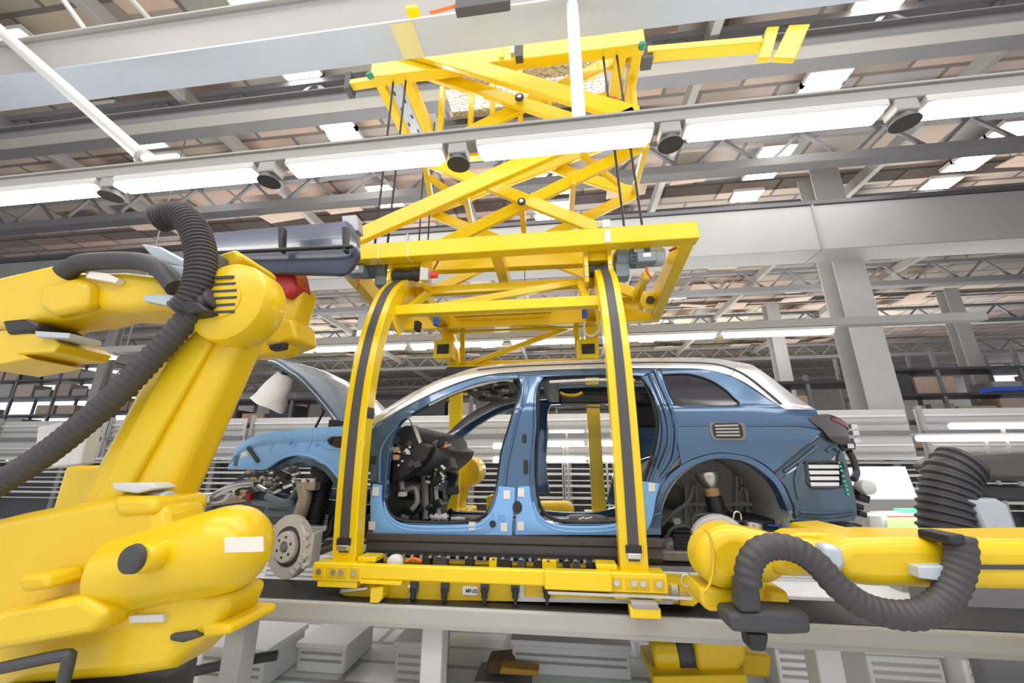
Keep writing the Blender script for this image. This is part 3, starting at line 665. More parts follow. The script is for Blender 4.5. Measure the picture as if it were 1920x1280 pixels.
# blue body side frame
bs = MB()
patch(bs, [(697, 806), (742, 774), (802, 743), (862, 718), (915, 704), (972, 698)], [(742, 803), (756, 786), (806, 755), (852, 734), (905, 716), (972, 709)], 34, 5, 0, .07)      # A pillar
patch(bs, [(972, 698), (1060, 693), (1150, 691), (1238, 690)], [(972, 709), (1060, 704), (1150, 702), (1205, 705)], 24, 3, 0, .07)                                              # cant rail
patch(bs, [(693, 803), (694, 850), (694, 900), (694, 1002)], [(748, 800), (736, 820), (727, 870), (722, 935)], 24, 6, 0, .06)                                                # hinge pillar
patch(bs, [(968, 704), (978, 722), (974, 745), (963, 772), (954, 805), (942, 842), (936, 880), (930, 915), (912, 965)], [(1022, 704), (1011, 722), (1005, 760), (1003, 850), (1003, 905), (1012, 965)], 26, 7, .01, .09, .015)   # B pillar
sl = MB(); patch(sl, [(694, 975), (760, 980), (870, 982), (960, 975), (1060, 982), (1160, 980), (1240, 960)], [(694, 1003), (760, 1003), (870, 1003), (960, 1003), (1060, 1003), (1160, 1003), (1240, 1003)], 30, 4, .005, .10)  # sill
# C pillar and jamb
patch(bs, [(1196, 702), (1218, 726), (1233, 770), (1236, 800), (1228, 850), (1212, 900), (1200, 955), (1190, 1000)], [(1240, 692), (1242, 700), (1258, 738), (1270, 768), (1275, 800), (1276, 850), (1250, 890), (1236, 1000)], 30, 8, .012, .09)
# quarter panel
patch(bs, [(1238, 690), (1320, 692), (1370, 705), (1398, 720), (1424, 737), (1448, 753), (1472, 767)], [(1242, 701), (1292, 700), (1330, 711), (1360, 729), (1376, 745), (1386, 757), (1390, 767)], 26, 5, 0, .05)   # over window
patch(bs, [(1258, 760), (1300, 760), (1380, 760), (1440, 764), (1500, 767), (1531, 768)], [(1262, 800), (1300, 800), (1380, 800), (1440, 800), (1500, 800), (1545, 806)], 24, 8, 0, .05, .01)
patch(bs, [(1264, 800), (1300, 800), (1380, 800), (1440, 800), (1500, 800), (1546, 807)], [(1278, 873), (1300, 860), (1345, 849), (1400, 855), (1432, 870), (1452, 886)], 24, 8, 0, .05)
patch(bs, [(1226, 950), (1240, 912), (1256, 890), (1278, 873), (1300, 861), (1345, 850), (1400, 856), (1440, 877), (1468, 908), (1488, 955)], [(1238, 955), (1250, 918), (1266, 898), (1285, 882), (1305, 871), (1345, 860), (1396, 866), (1432, 887), (1458, 914), (1478, 958)], 34, 4, .004, .10)  # arch lip
bside = both(bs, 'body_side', BLUE, bevel=.004)
sl.build('sill', BLUE, CAR, .004); sf = sl.mirror(YC); sf.v = [p + V((0, 0, -.15)) for p in sf.v]; sf.build('sill', BLUE, CAR, .004)
# ridges and seals around the openings
sd = MB()
for pts in ([(972, 712), (940, 712), (900, 720), (852, 738), (804, 760), (768, 779), (748, 797), (737, 820), (729, 860), (724, 905), (724, 945), (736, 967), (765, 977), (850, 979), (895, 973), (918, 955), (931, 918), (936, 880), (942, 842), (954, 803), (964, 770), (974, 742), (977, 722), (972, 712)],
            [(1016, 712), (1050, 707), (1130, 704), (1195, 707), (1216, 732), (1229, 772), (1232, 800), (1225, 845), (1212, 890), (1203, 940), (1180, 972), (1120, 979), (1060, 977), (1026, 966), (1010, 940), (1005, 900), (1006, 850), (1008, 790), (1010, 730), (1016, 712)]):
    sd.tube(line_on(pts, .05, 4), .012, 8, 1)
sd.build('door_seal', BLK, CAR)
rg = MB()
for pts in ([(984, 716), (982, 745), (972, 780), (960, 830), (951, 870), (946, 910)], [(1010, 716), (1004, 740), (1003, 800), (998, 860), (996, 910)], [(1206, 706), (1228, 742), (1243, 790), (1240, 840), (1222, 895), (1212, 940)], [(1228, 694), (1246, 735), (1262, 775), (1268, 810), (1262, 860), (1240, 895)],
            [(745, 797), (716, 840), (712, 905)], [(1218, 700), (1236, 740), (1252, 785), (1254, 830), (1236, 880)]):
    both(MB().tube(line_on(pts, -.004), .011, 8, 1), 'jamb_ridge', BLUE)
sw = MB()
for pts in ([(962, 714), (935, 713), (860, 733), (804, 759)], [(1030, 716), (1120, 712), (1190, 713)]): sw  .tube(line_on(pts, .035), .012, 8, 1)
both(sw, 'roof_lining_edge', GRYL)
jm = MB()
for x, y in ((986, 880), (986, 870), (700, 862), (700, 910), (983, 822), (1224, 862)): p = on_side(x, y, -.004); both(MB().box(p, (.03, .02, .06)), 'latch_plate', BLK, bevel=.004)
o = MB(); p = on_side(975, 935, .0); 
# silver rails
sv = MB(); patch(sv, SIL_T, SIL_B, 60, 4, -.004, .05, .012); patch(sv, DP_T, DP_B, 20, 6, -.004, .05, .008)
tri = MB()
rail = both(sv, 'silver_roof_rail', SILV, bevel=.004)
gr = MB(); gr.tube(line_on([(895, 693), (960, 687), (1060, 683), (1160, 680), (1250, 679), (1330, 681), (1370, 690), (1400, 704), (1440, 735), (1466, 757)], -.018), .006, 6, 1)
both(gr, 'rail_groove', DGR)
sk = MB(); patch(sk, [(1386, 706), (1424, 735), (1466, 764)], [(1398, 722), (1428, 745), (1452, 765)], 14, 4, -.006, .02)
# skirt
st = MB(); G = []
for px, dy in ((0, 0), (1, 0)): pass
a0, a1, zt_, zb_ = on_side(690, 1003).x, on_side(1239, 1003).x, on_side(960, 1002).z, on_side(960, 1046).z
prof = [(-.002, 0), (-.02, .012), (-.02, .05), (-.005, .065), (-.012, .12), (.03, .155), (.05, zt_ - zb_)]
G = [[V((a0 + (a1 - a0) * i / 20, 2.955 + y, zt_ - h)) for i in range(21)] for y, h in prof]
MB().slab(G, (0, .06, 0)).build('sill_skirt', SKIRT, CAR); sf = MB().slab(G, (0, .06, 0)).mirror(YC); sf.v = [p + V((0, 0, -.15)) for p in sf.v]; sf.build('sill_skirt', SKIRT, CAR)
# quarter glass
qg = MB(); patch(qg, [(1243, 702), (1290, 701), (1330, 712), (1358, 729), (1376, 746), (1384, 758)], [(1246, 706), (1256, 735), (1264, 750), (1274, 761), (1330, 761), (1384, 760)], 20, 6, .012, .012)
qgo = both(qg, 'quarter_window', GLS)
qf = MB(); qf.tube(line_on([(1243, 702), (1290, 701), (1330, 712), (1358, 729), (1376, 746), (1385, 759), (1330, 762), (1274, 762), (1262, 748), (1254, 733), (1243, 702)], .004, 3), .006, 6, 1)
both(qf, 'window_seal', BLK)
# rear corner below the seam
rc = MB()
patch(rc, [(1548, 810), (1525, 828), (1490, 855), (1468, 872), (1452, 887)], [(1576, 842), (1550, 868), (1512, 866), (1490, 876), (1462, 900)], 20, 5, .02, .04)
patch(rc, [(1576, 840), (1586, 862), (1592, 885), (1600, 915), (1606, 945), (1607, 965)], [(1572, 862), (1576, 867), (1578, 890), (1580, 912), (1580, 940), (1580, 968)], 16, 4, .02, .04)
patch(rc, [(1512, 866), (1512, 888), (1518, 911), (1512, 940), (1500, 966)], [(1462, 899), (1474, 914), (1482, 932), (1490, 950), (1492, 966)], 16, 6, .02, .04)
patch(rc, [(1516, 910), (1550, 912), (1580, 911)], [(1500, 968), (1550, 972), (1582, 968)], 14, 6, .02, .04)
patch(rc, [(1492, 964), (1530, 968), (1560, 972), (1606, 964)], [(1494, 974), (1530, 980), (1562, 978), (1602, 976)], 14, 3, .03, .05)
rcb = both(rc, 'tail_corner_panel', BLUED, bevel=.003)
rr_ = MB()
for pts in ([(1500, 868), (1492, 900), (1498, 935)], [(1530, 838), (1500, 862), (1470, 884)], [(1500, 960), (1550, 962), (1600, 958)], [(1550, 845), (1562, 838), (1570, 845)]): rr_.tube(line_on(pts, .014), .010, 8, 1)
both(rr_, 'panel_ridge', BLUED)
sm = MB(); sm.tube(line_on([(1548, 809), (1500, 846), (1452, 886)], -.002), .004, 6, 1); both(sm, 'panel_seam', BLK)
vg = MB()
for i in range(4):
    y = 871 + i * 11; patch(vg, [(1515 + i * 1.5, y), (1573, y)], [(1517 + i * 1.5, y + 7), (1574, y + 7)], 4, 2, .02, .01)
vb = MB(); patch(vb, [(1511, 866), (1577, 866)], [(1518, 913), (1579, 912)], 4, 3, .05, .01)
v1, v2 = both(vb, 'vent_grille', BLK); vg.build('vent_slats', WHT, v1); vg.mirror(YC).build('vent_slats', WHT, v2)
fr = MB(); fr.tube(line_on([(1511, 866), (1577, 866), (1580, 890), (1579, 912), (1520, 913), (1514, 890), (1511, 866)], .016, 2), .008, 8, 1); fr.build('vent_frame', DGR, v1)
# markings on the corner panel
mk = MB()
for i, (x, y) in enumerate(((1573, 867), (1576, 874), (1578, 882), (1581, 892), (1583, 902), (1586, 910), (1588, 918), (1590, 926))): p = on_side(x, y, .012); mk.box(p, (.014, .006, .014))
mk.build('green_ink_marks', LEDG if False else mat('green_ink', (.05, .62, .28), .6), CAR)
# tail lamp
tl = MB(); patch(tl, [(1514, 783), (1540, 776), (1562, 778), (1582, 788), (1590, 797)], [(1522, 792), (1542, 806), (1560, 826), (1580, 834), (1594, 831)], 16, 6, -.015, .09)
t1, t2 = both(tl, 'tail_lamp', TRED, bevel=.006)
tr = MB(); patch(tr, [(1560, 780), (1586, 792), (1592, 800)], [(1560, 787), (1584, 798), (1592, 806)], 8, 3, -.02, .01); tr.build('red_lens', mat('red_lens', (.16, .01, .012), .1, coat=.8), t1)
tp = MB()
for x, y in ((1595, 800), (1598, 812), (1600, 826), (1588, 836)): p = on_side(x, y, .05); tp.box(p, (.04, .08, .03))
tp.build('lamp_clips', STEEL, t1); q = MB(); patch(q, [(1575, 834), (1604, 830)], [(1582, 846), (1604, 842)], 5, 3, .04, .06); q.build('lamp_bracket', BLK, t1)
tw = MB(); tw.tube([on_side(1592, 846, .06), on_side(1600, 862, .06), on_side(1606, 885, .06), on_side(1600, 898, .05)], .022, 8); tw.build('bumper_bracket', DGR, CAR)
tw = MB(); 
for x, y, s in ((1606, 918, .06), (1612, 932, .07), (1604, 948, .05), (1610, 962, .05), (1600, 985, .05)): tw.box(on_side(x, y, .1), (s, .1, s * .7), Matrix.Rotation(.4, 3, 'Y'))
tw.build('bumper_bracket', BLK, CAR, bevel=.008)
tw = MB(); tw.lathe([(.03, 0), (.05, .02), (.045, .09), (.02, .1)], on_side(1612, 912, .08), (0, -1, 0)); tw.build('parking_sensor', GRYL, CAR)
# filler recess
def rrect(x0, y0, x1, y1, r, n=4, sk=0):
    o = []
    for cx, cy, a in ((x1 - r, y0 + r, -90), (x1 - r, y1 - r, 0), (x0 + r, y1 - r, 90), (x0 + r, y0 + r, 180)):
        for i in range(n + 1):
            t = math.radians(a + 90 * i / n); o.append((cx + r * math.cos(t) + sk * (cy + r * math.sin(t) - y0) / (y1 - y0), cy + r * math.sin(t)))
    return o
fb = MB().prism([on_side(x, y, -.006) for x, y in rrect(1328, 788, 1396, 826, 11, 4, 6)], (0, .012, 0)).build('filler_recess', mat('recess_grey', (.20, .19, .20), .45, metal=.3), CAR, .003)
fi = MB().prism([on_side(x, y, -.009) for x, y in rrect(1335, 793, 1390, 821, 8, 4, 5)], (0, .008, 0)).build('filler_cavity', BLK, fb)
fl = MB()
for i in range(4): fl.bar(on_side(1340 + i, 798 + i * 6, -.012), on_side(1384 + i, 797 + i * 6.3, -.012), .01, .012)
fl.build('filler_ribs', LINER, fb)
# rear wheel housing and strut
lin = MB(); c0 = (1362, 985); rows = []
for Y in (3.02, 3.2, 3.45, 3.62):
    rows.append([at(1362 + 122 * math.cos(t), 985 - 127 * math.sin(t), 3.0) + V((0, Y - 3.0, 0)) for t in [math.radians(-5 + 190 * i / 24) for i in range(25)]])
lin.slab(rows, (0, .004, .02)); back = rows[-1]; lin.prism(back, (0, .02, 0))
w1, w2 = both(lin, 'wheel_housing', LINER)
rb = MB()
for x in (1285, 1305, 1345, 1380, 1400, 1420, 1440): rb.bar(at(x, 985, 3.58), at(x, 885 + abs(x - 1360) * .35, 3.58), .02, .035)
rb.bar(at(1250, 945, 3.56), at(1480, 945, 3.56), .02, .03)
for x in range(1290, 1470, 36): rb.bar(at(x, 985, 3.57), at(x + 30, 948, 3.57), .012, .012); rb.bar(at(x + 30, 985, 3.57), at(x, 948, 3.57), .012, .012)
for a, b in (((1318, 940), (1345, 890)), ((1385, 930), (1400, 888)), ((1385, 890), (1400, 930))): rb.bar(at(*a, 3.57), at(*b, 3.57), .012, .012)
rb.build('housing_ribs', LINER, w1)
hp_ = MB().lathe([(.09, 0), (.10, .02), (.06, .03)], at(1258, 930, 3.5), (0, -1, 0)).build('rubber_plug', BLK, w1)
A, B = at(1325, 884, 3.3), at(1347, 968, 3.3); ax = (B - A)
su = MB().lathe([(.085, 0), (.09, .03), (.05, .11), (.045, .12)], A, ax).build('suspension_strut', STEEL, CAR)
MB().lathe([(.046, .11), (.05, .12), (.05, .17), (.045, .18)], A, ax).build('tan_band', TAPE, su); MB().lathe([(.055, .17), (.06, .18), (.062, .40), (.05, .44)], A, ax).build('black_sleeve', BLK, su)
ds = at(1348, 1022, 3.12); MB().lathe([(.19, .0), (.20, -.02), (.19, -.04), (.10, -.05), (.09, -.01)], ds, (0, 1, 0), 36).build('brake_shield', DISC, CAR)
hb = MB().lathe([(.17, 0), (.17, -.03), (.09, -.035), (.09, -.06)], ds + V((0, -.05, 0)), (0, 1, 0), 36).build('brake_disc', DISC, CAR)
hx = MB()
for pts in ([(1288, 985), (1262, 990), (1250, 1008)], [(1240, 985), (1262, 962), (1290, 940), (1300, 910)], [(1300, 1005), (1302, 968), (1340, 965)]): hx.tube([at(x, y, 3.12) for x, y in pts], .014, 8)
hx.build('brake_hose', HOSE, CAR)
kn = MB().box2(at(1240, 1052, 3.0), at(1286, 1020, 3.25)).lathe([(.07, -.1), (.075, 0), (.05, .03)], at(1262, 1030, 3.1), (0, -1, 0)); kn.build('suspension_knuckle', mat('cast_metal', (.20, .18, .16), .55, metal=.4, noise=.25, scale=30), CAR, bevel=.01)
bx = MB().box2(at(1268, 1045, 3.05), at(1292, 990, 3.3)); 
for i in range(8): bx.box2(at(1266, 1042 - i * 6.6, 3.03), at(1293, 1040 - i * 6.6, 3.1))
bx.build('air_spring', BLK, CAR, bevel=.006)
for pts, m in (([(1462, 978), (1480, 976), (1500, 982), (1520, 985)], GRN), ([(1458, 980), (1470, 978), (1500, 986), (1522, 990)], ORC), ([(1440, 984), (1465, 986), (1490, 984)], BCAB), ([(1375, 972), (1378, 960), (1388, 962), (1390, 974)], STEEL)):
    MB().tube([at(x, y, 3.1) for x, y in pts], .006, 6).build('wiring', m, CAR)
MB().box2(at(1390, 1000, 3.1), at(1440, 978, 3.5)).build('air_tank', TAPE if False else DGR, CAR, .02)
MB().cyl(at(1412, 1000, 3.15), at(1412, 978, 3.15), .06).build('spring_seat', STEEL, CAR, .004)
ug = MB().box2((1.1, 3.2, at(1520, 1000, 3.2).z), (1.85, 4.7, at(1520, 975, 3.2).z)); ug.build('underbody_tail', BLK, CAR, bevel=.02)
ul = MB().tube([on_side(1575, 980, .1), on_side(1600, 988, .06), on_side(1612, 996, .04)], .02, 8); ul.build('tow_hook', DGR, CAR)
# roof between the rails
rt = resample(catmull(P2(SIL_T + DP_T[1:3]), 5), 40); G = []
for j in range(9):
    t = j / 8; row = []
    for p in rt:
        q = on_side(p.x, p.y, .02); row.append(V((q.x, q.y + (2 * YC - 2 * q.y) * t, q.z - .012 + .055 * math.sin(math.pi * t))))
    G.append(row)
ia, ib, ic, id_ = 10, 15, 18, 30      # roof openings for the glass roof
rf = MB(); rf.slab([r[ia:ib] for r in G], (0, 0, -.03)); rf.slab([r[id_:] for r in G], (0, 0, -.03))
rf.slab([r[ib - 1:id_ + 1] for r in G[:2]], (0, 0, -.03)); rf.slab([r[ib - 1:id_ + 1] for r in G[-2:]], (0, 0, -.03))
rf.build('roof', BLUED, CAR)
# headlining, header and cross bars
hd = MB(); A, B = at(868, 745, 3.9), at(962, 712, 3.9); hd.box2((A.x, 3.25, A.z + .06), (B.x, 4.65, A.z + .17)).build('roof_header', BLK, CAR, .02)
hk = MB()
for i in range(22):
    MB().box((random.uniform(A.x, B.x), random.uniform(3.3, 4.4), A.z + .055), (random.uniform(.03, .14), random.uniform(.04, .18), random.uniform(.02, .06)), Matrix.Rotation(random.uniform(-.6, .6), 3, 'Z')).build('header_module', DGR, CAR, bevel=.004)
hk = MB()
for i in range(10): MB().box((random.uniform(A.x, B.x), random.uniform(3.3, 4.2), A.z + .03), (random.uniform(.01, .05), random.uniform(.02, .05), .02), Matrix.Rotation(random.uniform(-.6, .6), 3, 'Z')).build('header_clip', GRYL, CAR)
A = at(1030, 730, 3.6); MB().box2((A.x - .06, 3.22, A.z + .03), (A.x + .08, 4.68, A.z + .11)).build('roof_cross_bar', DGR, CAR, .015)
A = at(1120, 752, 4.62); MB().box2((at(1050, 752, 4.62).x, 4.55, A.z - .03), (at(1230, 752, 4.62).x, 4.68, A.z + .07)).build('airbag_housing', BLK, CAR, .015)
A = at(1335, 735, 3.9); MB().box2((A.x - .05, 3.25, A.z + .02), (A.x + .12, 4.65, A.z + .12)).build('roof_cross_bar', DGR, CAR, .015)
MB().tube([at(1050, 736, 4.2), at(1062, 741, 4.2), at(1080, 741, 4.2), at(1092, 736, 4.2)], .018).build('grab_handle', YELD, CAR)
# floor and firewall
zf_ = on_side(900, 977).z
fp = MB().box2((-1.40, 3.02, zf_ - .26), (1.0, 4.88, zf_ - .22)).box2((-1.3, 3.8, zf_ - .22), (.9, 4.1, zf_ - .10)); fp.build('floor_pan', BLK, CAR, bevel=.02)
fk = MB()
for i in range(14): MB().box((random.uniform(-1.25, .6), random.uniform(3.06, 3.14), zf_ + .0), (random.uniform(.03, .12), .03, .02), Matrix.Rotation(random.uniform(-.5, .5), 3, 'Y')).build('sill_film', STEEL, CAR)
MB().lathe([(.34, 0), (.30, .12), (.16, .20), (.02, .215)], (-.42, 3.45, zf_ - .22), (0, 0, 1)).build('carpet_hump', BLK, CAR); MB().lathe([(.34, 0), (.30, .12), (.16, .20), (.02, .215)], (.15, 3.45, zf_ - .22), (0, 0, 1)).build('carpet_hump', BLK, CAR)
xw = at(724, 900, 3.1).x
MB().box2((xw - .06, 3.06, zf_ - .26), (xw, 4.84, 1.75)).build('firewall', BLK, CAR)
MB().box2((.92, 3.68, zf_ - .05), (.97, 4.22, 1.62)).build('rear_bulkhead', LINER, CAR)
# dashboard
da = [(738, 806), (760, 797), (775, 798), (786, 812), (790, 830), (808, 838), (800, 858), (786, 872), (765, 890), (740, 905), (733, 905)]
db = MB().prism(poly(da, 3.14), (0, 1.6, 0)).build('dashboard', BLK, CAR, .012)
dd = MB().prism(poly([(772, 796), (780, 797), (790, 828), (786, 832)], 3.12), (0, .03, 0)).build('dash_edge', STEEL, db)
MB().prism(poly([(736, 838), (747, 838), (747, 848), (736, 848)], 3.10), (0, .04, 0)).prism(poly([(736, 852), (747, 852), (747, 862), (736, 862)], 3.10), (0, .04, 0)).build('tan_connector', TAPE, db, .003)
MB().prism(poly([(756, 846), (762, 840), (768, 846), (762, 852)], 3.12), (0, .02, 0)).build('white_sticker', PAPER, db)
sc_ = MB()
for x, y in ((750, 847), (769, 838), (768, 850), (755, 864), (748, 872)): q = at(x, y, 3.12); sc_.cyl(q, q + V((0, -.012, 0)), .008, n=8)
sc_.build('dash_screws', PAPER, db)
dk = MB()
for i in range(9):
    q = at(random.uniform(740, 795), random.uniform(805, 880), 3.13); MB().box(q, (random.uniform(.02, .08), .04, random.uniform(.02, .05)), Matrix.Rotation(random.uniform(-.7, .7), 3, 'Y')).build('dash_bracket', DGR, db, bevel=.003)
bt = MB().tube([at(752, 793, 3.15), at(762, 783, 3.15), at(770, 790, 3.15), at(771, 798, 3.15)], .004, 6); bt.build('wire_loop', BLK, db)
# steering column
A, B = at(778, 876, 3.42), at(832, 842, 3.36); ax = B - A
stc = MB().lathe([(.08, 0), (.10, .05), (.10, ax.length - .03), (.085, ax.length)], A, ax).build('steering_column', DGR, CAR)
MB().tube([at(820, 842, 3.3), at(824, 832, 3.28), at(827, 823, 3.28)], .014, 8).cyl(at(827, 823, 3.28), at(828, 818, 3.28), .018).build('column_stalk', BLK, stc)
MB().cyl(at(835, 838, 3.33), at(847, 834, 3.32), .014).build('column_stalk', STEEL, stc); MB().cyl(at(832, 840, 3.35), at(838, 828, 3.35), .01).build('yellow_wire', ORC, stc)
MB().prism(poly([(818, 866), (835, 856), (842, 858), (848, 878), (840, 884), (826, 870)], 3.5), (0, .2, 0)).build('knee_bolster', DGR, CAR, .01)
for x0, x1, r_, m in ((798, 800, .045, GRY), (806, 812, .022, GRYL), (812, 824, .020, GRYL), (809, 809, .035, BLK)):
    MB().tube([at(x0, 880, 3.6), at((x0 + x1) / 2, 930, 3.6), at(x1, 972, 3.6)], r_, 10, 4).build('heater_duct', m, CAR)
pd = MB().tube([at(758, 920, 3.4), at(778, 915, 3.4), at(782, 940, 3.4), at(772, 955, 3.4)], .022, 8, 4).tube([at(736, 885, 3.3), at(750, 898, 3.3), at(755, 918, 3.3)], .022, 8); pd.build('pedal_arm', GRY, CAR)
MB().box(at(755, 926, 3.3), (.06, .05, .035)).build('white_connector', PAPER, CAR, .004)
pk = MB()
for i in range(34):
    q = at(random.uniform(728, 850), random.uniform(890, 965), random.uniform(3.4, 4.0)); MB().box(q, (random.uniform(.04, .16), .06, random.uniform(.03, .08)), Matrix.Rotation(random.uniform(-.9, .9), 3, 'Y')).build('footwell_bracket', BLK, CAR, bevel=.006)
pk = MB()
for i in range(9):
    q = at(random.uniform(800, 845), random.uniform(875, 925), random.uniform(3.35, 3.6)); MB().box(q, (random.uniform(.015, .06), .03, random.uniform(.01, .03)), Matrix.Rotation(random.uniform(-.9, .9), 3, 'Y')).build('column_joint', STEEL, CAR, bevel=.003)
# front end: dark fender edge, apron, strut, disc
fe = MB(); patch(fe, [(496, 880), (520, 866), (556, 857), (592, 864), (618, 878), (640, 905)], [(506, 884), (526, 874), (556, 866), (588, 873), (610, 886), (630, 912)], 24, 3, .03, .10)
both(fe, 'wheel_arch_lip', BLUED)
fd = MB(); patch(fd, [(445, 832), (470, 822), (520, 810), (580, 804), (694, 800)], [(428, 878), (470, 878), (520, 862), (590, 862), (694, 880)], 24, 6, .03, .03); both(fd, 'front_fender', BLUE)
ap = MB(); A, B = at(500, 905, 3.5), at(640, 960, 3.5)
ap.box2((at(500, 930, 3.6).x, 3.6, at(560, 968, 3.6).z), (at(690, 930, 3.6).x, 3.66, at(560, 915, 3.6).z)).build('engine_apron', MOT, CAR, .01)
ap = MB()
for i in range(9): z = at(560, 918 + i * 5, 3.58).z; ap.box2((at(505, 930, 3.58).x, 3.58, z), (at(650, 930, 3.58).x, 3.6, z + .012))
ap.build('apron_ribs', BLUED, CAR)
ek = MB()
for i in range(48):
    q = at(random.uniform(455, 560), random.uniform(880, 935) , random.uniform(3.3, 4.4)); MB().box(q, (random.uniform(.03, .16), .06, random.uniform(.02, .06)), Matrix.Rotation(random.uniform(-.7, .7), 3, 'Y')).build('bay_bracket', DGR, CAR, bevel=.005)
ek = MB()
for i in range(34):
    q = at(random.uniform(455, 556), random.uniform(878, 930) , random.uniform(3.25, 3.6)); MB().box(q, (random.uniform(.01, .09), .03, random.uniform(.008, .03)), Matrix.Rotation(random.uniform(-.7, .7), 3, 'Y')).build('bay_clip', STEEL, CAR)
cb = MB().tube([at(392, 934, 3.6), at(420, 918, 3.4), at(450, 908, 3.3), at(480, 905, 3.25)], .03, 8).tube([at(398, 940, 3.6), at(420, 936, 3.5), at(432, 920, 3.4)], .02, 8).bar(at(392, 936, 3.65), at(418, 932, 3.65), .3, .06); cb.build('crash_bracket', STEEL, CAR, bevel=.004)
cr = MB(); A = at(400, 935, 3.7); cr.bar((A.x, 3.4, A.z), (A.x - .02, 4.5, A.z), .07, .12).build('bumper_bar', STEEL, CAR, .01)
lr = MB(); A, B = at(470, 930, 3.4), at(690, 960, 3.4); lr.bar(A, B, .10, .12).build('frame_rail', BLUED, CAR, .01); MB().bar(A + V((0, 1.1, 0)), B + V((0, 1.1, 0)), .10, .12).build('frame_rail', BLUED, CAR, .01)
MB().tube([at(475, 940, 3.35), at(520, 945, 3.3), at(545, 935, 3.3), at(556, 915, 3.3)], .022, 8).tube([at(500, 930, 3.3), at(530, 942, 3.28), at(548, 938, 3.28)], .03, 8).build('coolant_pipe', MOT, CAR)
MB().box(at(468, 930, 3.3), (.05, .05, .06)).build('red_cap', RED, CAR, .008)
sb0 = MB(); A, B = at(604, 905, 3.28), at(585, 985, 3.22)
sb0.tube([A, (A + B) / 2, B], .085, 20, 10, rib=.02, ribamp=.07).build('strut_bellows', BLK, CAR)
MB().cyl(at(608, 870, 3.3), at(604, 908, 3.28), .10, .095).build('strut_mount', BLK, CAR, .01)
sr = MB().tube([at(568, 912, 3.1), at(572, 930, 3.1), at(566, 955, 3.1), at(554, 985, 3.1)], .05, 14, 5).box(at(578, 911, 3.1), (.16, .08, .06)).build('steering_knuckle', TANL if False else mat('tan_metal', (.42, .35, .28), .5, metal=.4, noise=.1, scale=20), CAR, .008)
for dx in (-8, 8): q = at(578 + dx, 904, 3.08); MB().cyl(q, q + V((0, 0, .03)), .022).build('joint_cap', PAPER, sr)
dc = at(540, 1024, 2.98); ang = math.radians(-15); nrm = V((math.sin(ang), -math.cos(ang), 0))
dk_ = MB().lathe([(.06, -.035), (.215, -.03), (.215, -.005), (.213, 0), (.125, .002), (.118, -.006), (.108, -.006), (.104, .03), (.098, .035), (.04, .036), (.036, .02), (.02, .02)], dc, nrm, 48).build('brake_disc', DISC, CAR)
hl = MB(); u = V((0, 0, 1)); x_ = u.cross(nrm).normalized()
for i in range(6):
    a = i * math.pi / 3 + .4; q = dc + nrm * .0365 + (x_ * math.cos(a) + u * math.sin(a)) * .068; hl.cyl(q - nrm * .004, q + nrm * .001, .010, n=10)
hl.build('bolt_holes', BLK, dk_); MB().lathe([(.034, .02), (.034, .03), (.022, .045), (.012, .046)], dc, nrm, 12).build('hub_nut', GRYD, dk_)
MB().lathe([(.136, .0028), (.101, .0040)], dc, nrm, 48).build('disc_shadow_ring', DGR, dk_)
cal = MB()
for i in range(9):
    a = math.radians(-58 + i * 14); q = dc + (x_ * math.cos(a) + u * math.sin(a)) * .19
    if abs(i - 4) < 4: cal.box(q + nrm * .02, (.055, .05, .085), Matrix.Rotation(-a, 3, 'Y'))
cal.box(dc + x_ * .222 - nrm * .03, (.045, .12, .22))
cal.build('brake_caliper', DISC, CAR, bevel=.012)
q = MB()
for z in (-.10, -.04, .04, .10): MB().cyl(dc + x_ * .225 + u * z + nrm * .02, dc + x_ * .225 + u * z + nrm * .05, .02, n=12).build('caliper_piston', DISC, CAR, .004)
MB().bar(at(590, 1035, 3.15), at(690, 995, 3.5), .10, .06).build('lower_arm', mat('arm_brown', (.20, .16, .12), .5, metal=.3), CAR, .02); MB().bar(at(595, 1010, 3.15), at(690, 960, 3.6), .05, .05).build('track_rod', BLK, CAR, .01)
MB().tube([at(598, 1010, 3.12), at(616, 1000, 3.12), at(622, 975, 3.15), at(634, 955, 3.2)], .01, 6).build('brake_hose', BLK, CAR)
MB().box2((at(620, 1000, 3.4).x, 3.3, at(620, 1010, 3.3).z), (-1.3, 4.6, at(620, 965, 3.3).z)).build('subframe', BLK, CAR, .03)
# bonnet raised on its stay
ho = [(507, 672), (522, 675), (545, 690), (568, 706), (600, 740), (625, 770), (645, 800)]
HY = [3.22, 3.45, 3.9, 4.35, 4.68]; G = []
hc = catmull(P2(ho), 5)
base = [at(p.x, p.y, 3.22) for p in hc]
for j, Y in enumerate([3.22 + 1.46 * i / 12 for i in range(13)]):
    t = (Y - YC) / .73; G.append([V((b.x, Y, b.z + .05 * (1 - t * t))) for b in base])
hb_ = MB().slab(G, (-.035, 0, -.045)).build('bonnet', BLUE, CAR, .008)
MB().slab([[p + V((-.045, 0, -.055)) for p in r[3:-3]] for r in G[2:-2]], (-.012, 0, -.016)).build('bonnet_liner', DGR, hb_)
MB().tube([G[0][i] + V((-.016, -.004, -.02)) for i in range(len(base))], .006, 6, 1).build('bonnet_edge', SILV, hb_)
MB().cyl(at(610, 765, 3.3), at(591, 802, 3.3), .010).build('bonnet_stay', BLK, CAR); MB().box(at(610, 766, 3.3), (.05, .04, .05)).build('stay_bracket', BLK, CAR, .004)
MB().box2(at(625, 808, 3.1), at(652, 792, 3.4)).build('bonnet_hinge', BLK, CAR, .006)
